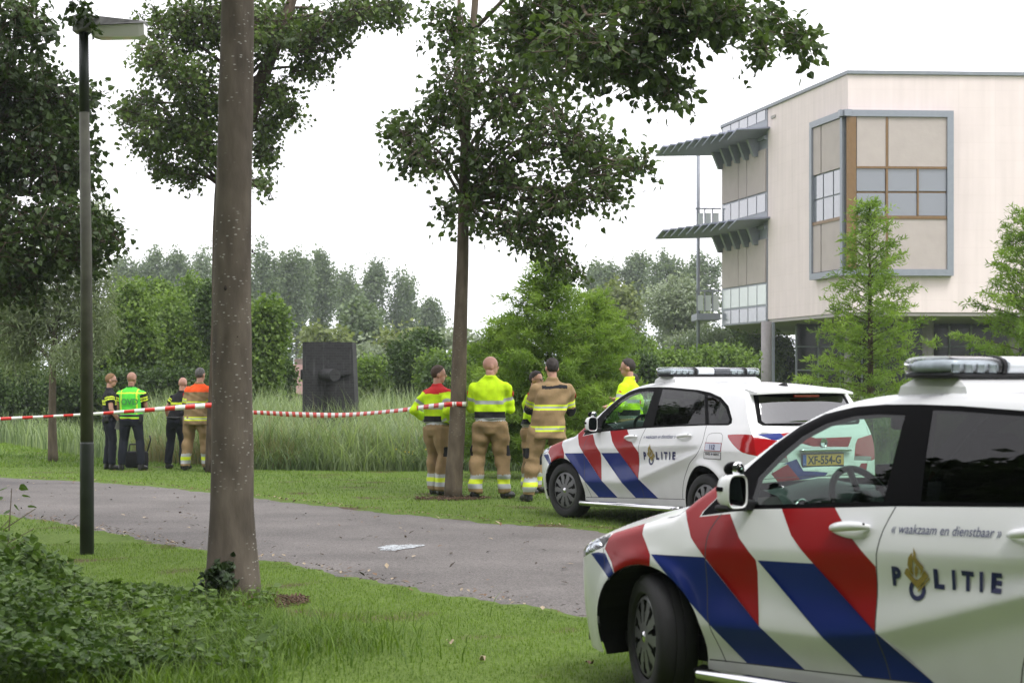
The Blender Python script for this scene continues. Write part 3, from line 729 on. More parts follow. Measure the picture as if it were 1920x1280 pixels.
def police_car(name, loc, heading, steer, label, full_rear):
    root = empty(name, loc, math.pi - heading, label, 'police car', 'white police cars with red and blue stripes')
    car_mesh_parts(root)
    # ---- hood, windscreen, roof
    def top(nm, u0, u1, n, m_, s0=-1, s1=1, inset=None):
        us = np.linspace(u0, u1, n); ss = np.linspace(s0, s1, 33); U, S = np.meshgrid(us, ss, indexing='ij')
        p = top_pt(U.ravel(), S.ravel()); i = np.arange((n - 1) * 32); r, c = i // 32, i % 32
        a = r * 33 + c; f = np.stack([a, a + 33, a + 34, a + 1], 1)[:, ::-1]
        return obj(nm, p, f, m_, root, True)
    top('bonnet', -.879, .30, 60, M['white'])
    # windscreen and its frame: the screen starts behind the bonnet and ends at the roof
    us = np.linspace(.30, 1.10, 40); ss = np.linspace(-1, 1, 41); U, S = np.meshgrid(us, ss, indexing='ij'); p = top_pt(U.ravel(), S.ravel())
    a = np.arange(39 * 40); r, c = a // 40, a % 40; a = r * 41 + c; f = np.stack([a + 1, a + 42, a + 41, a], 1)
    edge = (np.abs(ss[c] + .025) > .86); low = us[r] < .38
    obj('windscreen', p, f[~edge & ~low], M['clear'], root, True)
    obj('windscreen_pillar', p, f[edge & ~low], M['white'], root, True)
    obj('wiper_cowl', p, f[low], M['plastic'], root, True)
    top('roof', 1.10, 3.13, 70, M['white'])
    # roof lining keeps the cabin dark
    us = np.linspace(1.05, 3.05, 12); ss = np.linspace(-.97, .97, 13); U, S = np.meshgrid(us, ss, indexing='ij'); p = top_pt(U.ravel(), S.ravel()) - [0, 0, .03]
    a = np.arange(11 * 12); r, c = a // 12, a % 12; a = r * 13 + c
    obj('roof_lining', p, np.stack([a, a + 13, a + 14, a + 1], 1), M['plastic'], root, True)
    # ---- rear
    rear_panels(root, full_rear)
    # underside, wheel wells
    MB().box((-1.3, 0, .25), (4.0, 1.36, .08)).build('underbody', M['plastic'], root)
    for u in (0, 2.70):
        for s in (1, -1):
            v = []; f = []; n = 24
            for i, t in enumerate(np.linspace(-.35, math.pi + .35, n)):
                cu = .02 if u == 0 else 2.70; rx, rz = (.42, .372) if u == 0 else (.386, .396)
                uu_, zz_ = cu + rx * math.cos(t), .31 + rz * math.sin(t)
                y = float(Yside(uu_, zz_)) - .012
                v += [(-uu_, s * y, zz_), (-uu_, s * .45, zz_)]
            f = [(2 * i, 2 * i + 1, 2 * i + 3, 2 * i + 2) for i in range(n - 1)]
            f.append(tuple(range(1, 2 * n, 2)))
            obj('wheel_well', v, f, M['plastic'], root, False)
    for u in (0.0, 2.70):
        for s in (1, -1): wheel(root, u, s * .765, steer if u == 0 else 0)
    # ---- side tube, mirrors, handles
    for s in (1, -1):
        pts = [(-.40, s * .84, .20), (-.43, s * .905, .20), (-.47, s * .925, .202), (-1.3, s * .93, .225), (-2.2, s * .925, .245), (-2.26, s * .90, .245), (-2.29, s * .84, .245)]
        MB().tube(pts, .032, 14).build('side_tube', M['chrome'], root, True)
        mirror_(root, s)
        for u0, z0 in ((1.385, .955), (2.36, .995)):
            handle(root, u0, z0, s)
        flame_text(root, s)
    interior(root)
    light_bar(root)
    for s in (1, -1):
        for u_, z_, r_ in ((-.47, .745, .05), (-.58, .715, .045)):
            pp, nn = side_pt(np.array([u_]), np.array([z_]), -.05); MB().sphere(pp[0] * [1, s, 1], r_, 14, 9).build('headlamp_projector', M['chrome'], root, True)
        vv = np.array(HEADL); pp, nn = side_pt(vv[:, 0], vv[:, 1], -.06); obj('headlamp_bowl', pp * [1, s, 1], [tuple(range(len(vv)))], M['plastic'], root, False)
    # aerial
    MB().add(*fin()).build('roof_aerial', M['plastic'], root, True)
    return root

def fin():
    v = [(-2.82, .015, 1.53), (-2.82, -.015, 1.53), (-2.94, .022, 1.515), (-2.94, -.022, 1.515), (-2.93, .006, 1.562), (-2.93, -.006, 1.562)]
    return v, [(0, 1, 5, 4), (0, 4, 2), (1, 3, 5), (2, 4, 5, 3)]

def handle(root, u0, z0, s):
    # recessed cup and a bowed grip
    n = 26; v = []; 
    for i in range(n):
        a = 2 * math.pi * i / n; v.append((u0 + .128 * math.cos(a), z0 + (.036 + .008 * math.cos(a)) * math.sin(a) * (1.0 if math.sin(a) > 0 else 1.1)))
    v = np.array(v); p, nn = side_pt(v[:, 0], v[:, 1], .0025); ci, cn = side_pt(np.array([u0]), np.array([z0]), -.012)
    q, _ = side_pt(u0 + (v[:, 0] - u0) * .9, z0 + (v[:, 1] - z0) * .86, .004); q2, _ = side_pt(u0 + (v[:, 0] - u0) * .7, z0 + (v[:, 1] - z0) * .6, .0045)
    V = np.concatenate([p, q, q2]) * [1, s, 1]; f = []
    for i in range(n):
        j = (i + 1) % n; f += [(i, j, n + j, n + i), (n + i, n + j, 2 * n + j, 2 * n + i)]
    f.append(tuple(range(2 * n, 3 * n)))
    obj('handle_cup', V, f, M['white'], root, True)
    h_ = MB(); pts = []; rad = []
    for t in np.linspace(-1, 1, 15):
        uu = np.array([u0 + .012 + t * .115]); z = np.array([z0 + .002 + .012 * t]); pp, _ = side_pt(uu, z, .012 + .03 * (1 - abs(t) ** 2.5)); pts.append(pp[0] * [1, s, 1]); rad.append(.018 * (1 - .55 * abs(t) ** 3) + .002)
    h_.tube(pts, rad, 10); o = h_.build('door_handle', M['white'], root, True)
    b = MB(); pp, _ = side_pt(np.array([u0 + .105]), np.array([z0 + .018]), .033); b.sphere(pp[0] * [1, s, 1], (.009, .006, .009), 10, 6); b.build('lock', M['plastic'], o)

def rbox_part(name, c, d, bev, m_, root, rz=0, ry=0, rx=0):
    rot = Matrix.Rotation(rz, 3, 'Z') @ Matrix.Rotation(ry, 3, 'Y') @ Matrix.Rotation(rx, 3, 'X')
    bm = bmesh.new(); bmesh.ops.create_cube(bm, size=1, matrix=Matrix.Diagonal((d[0], d[1], d[2], 1)))
    bmesh.ops.bevel(bm, geom=bm.edges[:], offset=bev, segments=4, affect='EDGES', profile=0.5)
    v = [rot @ p.co + Vector(c) for p in bm.verts]; f = [[q.index for q in p.verts] for p in bm.faces]; bm.free()
    o = obj(name, v, f, m_, root, True); o.data.set_sharp_from_angle(angle=R(50)); return o

def mirror_(root, s):
    y = s * .965
    # housing: tapered shell, open rear with glass
    sec = [(.0, .095, .085), (.05, .115, .098), (.085, .118, .10), (.10, .116, .098)]    # back along u, half width, half height
    v = []; n = 28
    u_f = .72
    prof = [(-.06, .028, .036), (-.045, .05, .06), (-.015, .062, .074), (.025, .068, .08), (.045, .068, .08), (.051, .065, .077), (.046, .058, .070)]
    for du, hw, hz in prof:
        for k in range(n):
            a = 2 * math.pi * k / n; ca, sa = math.cos(a), math.sin(a); e = .5
            yy = hw * math.copysign(abs(ca) ** e, ca) * (1 - .18 * (sa > 0) * abs(sa) * (1 if ca > 0 else 0)); zz = hz * math.copysign(abs(sa) ** e, sa)
            v.append((-(u_f + du), y + s * yy * .92, 1.09 + zz))
    f = [(i * n + k, i * n + (k + 1) % n, (i + 1) * n + (k + 1) % n, (i + 1) * n + k) for i in range(len(prof) - 1) for k in range(n)]
    f.append(tuple(range(n)))
    fm = [1 if (i % n) in range(15, 27) and i < 4 * n and i >= 0 and False else 0 for i in range(len(f))]
    o = obj('wing_mirror', v, f, M['white'], root, True); o.data.set_sharp_from_angle(angle=R(45))
    L = (len(prof) - 1) * n
    obj('mirror_pane', [v[L + k] for k in range(n)], [tuple(range(n))[::-1] if s > 0 else tuple(range(n))], M['mirror'], o, False)
    mb = MB(); mb.box((-(u_f + .0), y - s * .0, 1.012), (.09, .13, .03), bev=.012); mb.box((-(u_f - .01), y - s * .10, 1.02), (.08, .10, .05), bev=.012); mb.build('mirror_foot', M['plastic'], o, True)
    mb = MB(); mb.box((-(u_f - .012), y + s * .035, 1.10), (.05, .058, .022), bev=.006); mb.build('repeater_lamp', M['trim'], o)
    # extra observer mirror clipped on top
    mb = MB(); mb.sphere((-(u_f - .02), y - s * .035, 1.19), (.042, .05, .036), 16, 10); q = mb.build('extra_mirror', M['trim'], o, True)
    mb = MB(); mb.lathe([(.0, 0), (.03, .002), (.038, .012)], 20, axis='X', c=(-(u_f + .025), y - s * .035, 1.19)); mb.build('extra_mirror_pane', M['mirror'], o, True)

def interior(root):
    # dashboard with a rolled top and hump before the wheel
    v = []; f = []; ss = np.linspace(-.74, .74, 25)
    prof = [(.36, 1.02), (.55, 1.07), (.70, 1.085), (.80, 1.06), (.86, 1.0), (.86, .86), (.80, .60)]
    for y in ss:
        for u, z in prof:
            hump = .045 * math.exp(-((y - .36) / .2) ** 2) if .6 < u < .85 and z > .9 else 0
            v.append((-u, y, z + hump))
    n = len(prof)
    for i in range(len(ss) - 1):
        for k in range(n - 1): f.append((i * n + k, i * n + k + 1, (i + 1) * n + k + 1, (i + 1) * n + k))
    d = obj('dashboard', v, f, M['dash'], root, True)
    for y in (.66, -.66, -.05):
        MB().lathe([(.05, 0), (.062, -.006), (.055, -.014), (.04, -.004), (.0, -.004)], 22, axis='X', c=(-.872, y, .99)).build('air_vent', M['chrome'], d, True)
    # steering wheel
    c = Vector((-.98, .36, 1.02)); ax = Vector((-.85, 0, .45)).normalized(); x = Vector((0, 1, 0)); yv = ax.cross(x)
    st = empty('steering_wheel', (0, 0, 0)); st.parent = root
    pts = [c + x * .185 * math.cos(a) + yv * .185 * math.sin(a) for a in np.linspace(0, 2 * math.pi, 41)]
    MB().tube(pts, .017, 10, cap=False).build('wheel_rim', M['plastic'], st, True)
    mb = MB(); mb.sphere(c, (.045, .075, .07), 14, 9)
    for a in (math.pi * .02, math.pi * .98, -math.pi / 2): mb.tube([c, c + x * .18 * math.cos(a) + yv * .18 * math.sin(a)], .016, 8)
    mb.tube([c, c - ax * .25], .035, 10); mb.build('wheel_hub', M['plastic'], st, True)
    for y in (.36, -.36):
        s_ = empty('front_seat', (0, 0, 0)); s_.parent = root
        rbox_part('seat_cushion', (-1.35, y, .56), (.50, .50, .18), .07, M['seat'], s_)
        rbox_part('seat_back', (-1.66, y, .90), (.16, .50, .66), .07, M['seat'], s_, ry=-.22)
        rbox_part('head_rest', (-1.76, y, 1.29), (.10, .27, .17), .04, M['seat'], s_, ry=-.15)
    rbox_part('rear_seat', (-2.55, 0, .80), (.20, 1.30, .75), .08, M['seat'], root, ry=-.25)
    for y in (-.36, .36): rbox_part('rear_head_rest', (-2.66, y, 1.22), (.09, .25, .15), .04, M['seat'], root, ry=-.2)
    MB().box((-1.3, 0, .36), (2.6, 1.3, .06)).build('cabin_floor', M['plastic'], root)
    rbox_part('interior_mirror', (-.98, 0.02, 1.405), (.05, .26, .075), .02, M['plastic'], root)
    rbox_part('centre_display', (-.84, .0, 1.13), (.03, .22, .13), .01, M['trim'], root)
    rbox_part('sun_visor', (-1.05, .36, 1.47), (.16, .38, .02), .008, M['plastic'], root, ry=.15)

def light_bar(root):
    b = empty('light_bar', (0, 0, 0)); b.parent = root
    uc, hl = 1.59, .63
    # white plinth
    v = []; 
    for (k, z, du, y) in ((0, 1.552, .20, .575), (1, 1.58, .185, .57), (2, 1.622, .11, .545)):
        for a, c in ((-1, -1), (1, -1), (1, 1), (-1, 1)):
            v.append((-(uc + a * du), c * y, z - (.02 if k == 0 else 0)))
    # sagging lower edge follows the roof
    f = [(i * 4 + k, i * 4 + (k + 1) % 4, (i + 1) * 4 + (k + 1) % 4, (i + 1) * 4 + k) for i in range(2) for k in range(4)] + [(8, 9, 10, 11)]
    obj('plinth', v, f, M['white'], b, False)
    def capsule(nm, y0, y1, rz, ru, zc, m_, sub=None, rnd=.06):
        ys = np.linspace(y0, y1, 36); v = []; n = 24
        for y in ys:
            e = min(y - y0, y1 - y); k_ = 1.0 if e > rnd else math.sqrt(max(1e-3, 1 - (1 - e / rnd) ** 2)) * .45 + .55
            if e < 1e-6: k_ = .35
            for j in range(n):
                a = 2 * math.pi * j / n; ca, sa = math.cos(a), math.sin(a)
                v.append((-(uc + ru * k_ * math.copysign(abs(ca) ** .6, ca)), y, zc + rz * k_ * math.copysign(abs(sa) ** .7, sa)))
        f = [(i * n + j, i * n + (j + 1) % n, (i + 1) * n + (j + 1) % n, (i + 1) * n + j) for i in range(35) for j in range(n)] + [tuple(range(n))[::-1], tuple(35 * n + j for j in range(n))]
        return obj(nm, v, f, m_, sub or b, True)
    capsule('lens', -hl, hl, .047, .15, 1.667, M['barlens'])
    capsule('bar_tray', -hl + .005, hl - .005, .014, .145, 1.628, M['plastic'])
    capsule('bar_core', -hl + .02, hl - .02, .036, .125, 1.662, M['barcore'])
    for i, y in enumerate(np.linspace(-hl + .06, hl - .06, 15)):
        [MB().box((-(uc + q * .128), y, 1.66), (.012, .052, .042), bev=.005).build('reflector', M['reflector'], b) for q in (1, -1)]
    capsule('centre_cover', -.20, .02, .0475, .151, 1.668, M['bar_dark'], rnd=.001)
    capsule('centre_cover', .02, .24, .0475, .151, 1.668, M['bar_blue_grey'], rnd=.001)
    for y in (.25, -.42):
        capsule('strap', y, y + .028, .052, .156, 1.667, M['plastic'], rnd=.001)

def rear_panels(root, full):
    ze = np.linspace(.20, 1.47, 60)
    ue = UE(ze); ye = Yside(ue, np.minimum(ze, zrail(ue) - .01))
    def rp(y, z, off=0.0):
        y = np.asarray(y, float); z = np.asarray(z, float); yw = ip(z, ze, ye); u = UE(z); t = np.clip(np.abs(y) / yw, 0, 1)
        hollow = -.03 * np.exp(-((z - .785) / .075) ** 4) * np.exp(-(y / .36) ** 6)
        return np.stack([-(u + .085 * (1 - t ** 2.6) + hollow + off), y, z], -1)
    dom = [(-float(a), float(z)) for a, z in zip(ye, ze)][::-1] + [(float(a), float(z)) for a, z in zip(ye, ze)]
    # rear y is measured to the car's left; y axis of the outline runs to the right seen from behind
    win = [(-.62, 1.13), (.62, 1.13), (.66, 1.16), (.585, 1.44), (-.585, 1.44), (-.66, 1.16)]
    winglass = [(-.58, 1.15), (.58, 1.15), (.61, 1.175), (.54, 1.42), (-.54, 1.42), (-.61, 1.175)]
    tl = lambda s: [(s * .42, .77), (s * .47, .93), (s * .52, .985), (s * .85, 1.035), (s * .85, .80), (s * .69, .755)]
    tlg = lambda s: [(s * .42, .77), (s * .435, .815), (s * .69, .80), (s * .69, .755)]
    reds = [[(.30, 1.065), (.05, 1.0), (-.44, 1.005), (-.36, .905), (.10, .918), (.40, .99), (.47, 1.05)], [(.62, .66), (.434, .75), (.292, .594), (.54, .57)], [(-.469, .671), (-.522, .735), (-.62, .735), (-.60, .65)]]
    blues = [[(.72, 1.047), (.455, 1.055), (.42, 1.0), (.555, .985)], [(.495, .752), (.312, .80), (.251, .681), (-.058, .657), (-.027, .626), (.292, .594), (.434, .75)]]
    blk = [(-.60, .20), (.60, .20), (.55, .36), (-.55, .36)]
    gaps = [ribbon(resample([(-.80, .60), (-.5, .62), (.5, .62), (.80, .60)], .06), .006), ribbon(resample([(.73, 1.10), (.70, .95), (.60, .66), (.55, .62)], .05), .005), ribbon(resample([(-.73, 1.10), (-.70, .95), (-.60, .66), (-.55, .62)], .05), .005)]
    bump = [(-.9, .1), (.9, .1), (.9, .60), (.5, .62), (-.5, .62), (-.9, .60)]
    gx, gz = np.meshgrid(np.linspace(-.86, .86, 60), np.linspace(.2, 1.46, 44)); grid = np.stack([gx.ravel(), gz.ravel()], 1)
    lines = [win, winglass, tl(1), tl(-1), tlg(1), tlg(-1), blk, bump] + reds + blues + gaps
    P, T = partition(dom, [], lines, grid); C = P[T].mean(axis=1); part = np.zeros(len(T), int); mt = np.zeros(len(T), int)
    names = ['tailgate', 'rear_bumper', 'rear_window_frame', 'rear_window', 'tail_light']; mats = [M['white'], M['red'], M['blue'], M['gap'], M['trim'], M['rearglass'], M['redlens'], M['greylens'], M['plastic']]
    part[pip(C, bump)] = 1
    for p in reds: mt[pip(C, p)] = 1
    for p in blues: mt[pip(C, p)] = 2
    mt[pip(C, blk)] = 8
    for p in gaps: mt[pip(C, p)] = 3
    a = pip(C, win); part[a] = 2; mt[a] = 4
    a = pip(C, winglass); part[a] = 3; mt[a] = 5
    side_of = np.sign(C[:, 0])
    for s in (1, -1):
        a = pip(C, tl(s)); part[a] = 4; mt[a] = 6; mt[pip(C, tlg(s))] = 7
    pos = rp(P[:, 0], P[:, 1])
    for k, nm in enumerate(names):
        for s in ((1, -1) if k == 4 else (0,)):
            q = (part == k) & ((side_of == s) if s else True)
            sel = T[q]; idx, inv = np.unique(sel, return_inverse=True); m_ = mt[q]; used = sorted(set(m_)); lut = {b: i for i, b in enumerate(used)}
            obj(nm, pos[idx], inv.reshape(-1, 3)[:, ::-1], [mats[b] for b in used], root, True, [lut[b] for b in m_])
    # spoiler over the window, wiper, chrome grip, number plate
    v = []; ys = np.linspace(-.62, .62, 21)
    for y in ys:
        b = top_pt(np.array([3.05]), np.array([y / .64 * .9]))[0]; back = .25 - .05 * (abs(y) / .62) ** 2
        v += [(-3.05, y, b[2] + .004), (-3.05 - back, y, b[2] - .035), (-3.05 - back, y, b[2] - .055), (-3.05, y, b[2] - .06)]
    f = [(i * 4 + k, i * 4 + (k + 1) % 4, (i + 1) * 4 + (k + 1) % 4, (i + 1) * 4 + k) for i in range(20) for k in range(4)] + [(0, 1, 2, 3), (80, 83, 82, 81)]
    obj('roof_spoiler', v, f, M['white'], root, True).data.set_sharp_from_angle(angle=R(40))
    MB().box((-3.255, 0, 1.42), (.02, .32, .022)).build('brake_light', M['redlens'], root)
    a = rp(np.array([0., -.35]), np.array([1.155, 1.19]), .02)
    MB().tube([a[0], a[1]], [.012, .007], 8).sphere(a[0], .03).build('rear_wiper', M['plastic'], root, True)
    gp = [tuple(rp(np.array([y]), np.array([.885 - .01 * (y / .36) ** 4]), .028)[0]) for y in np.linspace(-.37, .30, 14)]
    MB().tube(gp, [.01] + [.021] * 12 + [.01], 10).build('tailgate_grip', M['chrome'], root, True)
    c = rp(np.array([0.]), np.array([.785]), .012)[0]; x0 = float(c[0])
    pl = empty('number_plate', (x0, -.012, .785)); pl.parent = root
    MB().box((0, 0, -.008), (.012, .54, .145), bev=.004).build('plate_frame', M['plastic'], pl)
    MB().box((-.009, 0, 0), (.006, .52, .11)).build('plate_panel', M['yellow_plate'], pl)
    MB().box((-.010, .24, 0), (.0062, .042, .108)).build('plate_band', M['euro'], pl)
    def rtext(s_, size, y0, w, z, m_, nm, bold=0.0):
        tv, tf = text_mesh(s_, size, 0, bold); k = w / (tv[:, 0].max() - tv[:, 0].min())
        V = [(-.0145, y0 - (q[0] - tv[:, 0].min()) * k, z + q[1]) for q in tv]; obj(nm, V, tf, m_, pl, False)
    rtext('XF-554-G', .112, .205, .43, -.04, M['black_print'], 'plate_lettering', .003)
    rtext('NL', .022, .252, .026, -.045, M['white'], 'plate_country')
    # round badge above the grip
    MB().lathe([(.0, .0), (.04, .0), (.046, -.008)], 24, axis='X', c=(float(rp(np.array([0.]), np.array([.96]), .012)[0][0]), -.03, .955)).build('maker_badge', M['chrome'], root, True)

M['rearglass'] = glass_mat('rear_window_glass', (.07, .07, .075), ior=2.4)
M['sticker'] = mat('sticker_pale_blue', (.55, .58, .68), .4); M['sticker2'] = mat('sticker_white', (.7, .7, .72), .4)
near_car = police_car('police_car', (1.376, 9.598, 0), R(53.96), -R(24), 'striped white police car on the near lawn, front wheels turned right', True)
far_car = police_car('police_car', (1.340, 21.164, 0), R(59.79), R(6), 'white police car with yellow number plate, parked beyond the path beside the firefighters', True)
# emergency number stickers beside the fuel flap
for root, s in ((near_car, 1), (far_car, 1)):
    def panel(u0, u1, z0, z1, m_, nm, off=.003):
        v = np.array([(u0, z0), ((u0 + u1) / 2, z0), (u1, z0), (u1, z1), ((u0 + u1) / 2, z1), (u0, z1)]); p, _ = side_pt(v[:, 0], v[:, 1], off); return obj(nm, p, [(0, 1, 4, 5), (1, 2, 3, 4)], m_, root, False)
    panel(2.735, 2.993, .866, .95, M['red'], 'sticker_border'); panel(2.743, 2.985, .873, .943, M['sticker'], 'sticker', .004)
    panel(2.730, 2.993, .785, .858, M['black_print'], 'sticker_border'); panel(2.737, 2.986, .791, .852, M['sticker2'], 'sticker', .004)
    text_on(root, '112', .065, 2.815, .885, .085, 1, M['grey_print'], 'sticker_lettering', bold=.002, off=.006)
    text_on(root, '0900    8844', .032, 2.755, .825, .21, 1, M['black_print'], 'sticker_lettering', bold=.001, off=.006)
    v = np.array([(2.861, .822), (2.875, .836), (2.861, .850), (2.847, .836)]); p, _ = side_pt(v[:, 0], v[:, 1], .006); obj('sticker_mark', p, [(0, 1, 2, 3)], M['navy'], root, False)
# ------------------------------------------------------------------ people
def fabric(name, c, rough=.85, noise=.10, bump=.35): return mat(name, c, rough, 0, noise=noise, nscale=9, bump=bump, bscale=26, spec=.25, dist=.012)
C = {'skin': mat('skin', (.50, .27, .20), .5, noise=.08, nscale=14), 'skin_dark': mat('skin_tanned', (.36, .19, .13), .5, noise=.08, nscale=14),
     'hivis': fabric('yellow_cloth', (.56, .84, .012)), 'silver': mat('reflective_band', (.42, .44, .45), .45, .1), 'black': fabric('black_cloth', (.014, .014, .017)), 'tan': fabric('tan_cloth', (.27, .185, .095)),
     'red': fabric('red_cloth', (.50, .020, .022)), 'orange': fabric('orange_cloth', (.88, .10, .015)), 'green': fabric('green_cloth', (.10, .66, .06)), 'yband': mat('yellow_band', (.66, .80, .03), .6), 'navy': fabric('dark_navy_cloth', (.010, .012, .020)),
     'boot': mat('black_leather', (.012, .012, .013), .4), 'glove': mat('blue_glove', (.08, .36, .72), .5), 'h_dark': mat('dark_hair', (.022, .015, .012), .7, noise=.3, nscale=60), 'h_brown': mat('brown_hair', (.06, .035, .022), .7, noise=.3, nscale=60),
     'h_blond': mat('sandy_hair', (.22, .12, .05), .7, noise=.3, nscale=60), 'h_grey': mat('grey_hair', (.10, .095, .09), .7, noise=.3, nscale=60), 'stubble': mat('shaved_scalp', (.44, .25, .19), .55), 'eye': mat('eye_dark', (.02, .02, .02), .3), 'white': mat('white_print', (.8, .8, .8), .6), 'ovd': mat('dark_green_print', (.05, .26, .06), .6), 'paper': mat('grey_folder', (.20, .20, .19), .7)}

def voxel(mb, size, smooth=3):
    me = bpy.data.meshes.new('v'); me.from_pydata(mb.v, [], mb.f); o = bpy.data.objects.new('v', me); col.objects.link(o)
    r = o.modifiers.new('r', 'REMESH'); r.mode = 'VOXEL'; r.voxel_size = size; r.adaptivity = 0
    s = o.modifiers.new('s', 'SMOOTH'); s.iterations = smooth; s.factor = .5
    dg = bpy.context.evaluated_depsgraph_get(); ev = bpy.data.meshes.new_from_object(o.evaluated_get(dg))
    v = np.empty(len(ev.vertices) * 3, np.float32); ev.vertices.foreach_get('co', v); v = v.reshape(-1, 3)
    n = np.empty(len(ev.vertices) * 3, np.float32); ev.vertices.foreach_get('normal', n); n = n.reshape(-1, 3)
    f = np.array([p.vertices[:] for p in ev.polygons])
    bpy.data.objects.remove(o); bpy.data.meshes.remove(ev); bpy.data.meshes.remove(me)
    return v, f, n

def loft(mb, rings, seg=20):
    """rings: (centre, half depth x, half width y, twist)"""
    v = []; n = len(rings)
    for c, a, b, tw in rings:
        for k in range(seg):
            t = 2 * math.pi * k / seg; x = a * math.copysign(abs(math.cos(t)) ** .85, math.cos(t)); y = b * math.copysign(abs(math.sin(t)) ** .85, math.sin(t))
            v.append((c[0] + x * math.cos(tw) - y * math.sin(tw), c[1] + x * math.sin(tw) + y * math.cos(tw), c[2]))
    f = [(i * seg + k, i * seg + (k + 1) % seg, (i + 1) * seg + (k + 1) % seg, (i + 1) * seg + k) for i in range(n - 1) for k in range(seg)]
    f += [tuple(range(seg))[::-1], tuple((n - 1) * seg + k for k in range(seg))]
    mb.add(v, f)

def wrinkle(v, n, amp, seed, fx=22):
    r = np.random.default_rng(seed); d = np.zeros(len(v))
    for k in range(7):
        w = r.normal(size=3) * [1, 1, 1.4]; w = w / np.linalg.norm(w) * fx * r.uniform(.6, 2.0)
        d += np.sin(v @ w + 1.7 * np.sin(v @ (r.normal(size=3) * fx * .4)) + r.uniform(0, 6)) / 7
    return v + n * (d * amp)[:, None]

def seg_dist(P, a, b):
    a = np.array(a); b = np.array(b); d = b - a; t = np.clip(((P - a) @ d) / (d @ d), 0, 1)
    return np.linalg.norm(P - (a + t[:, None] * d), axis=1), t

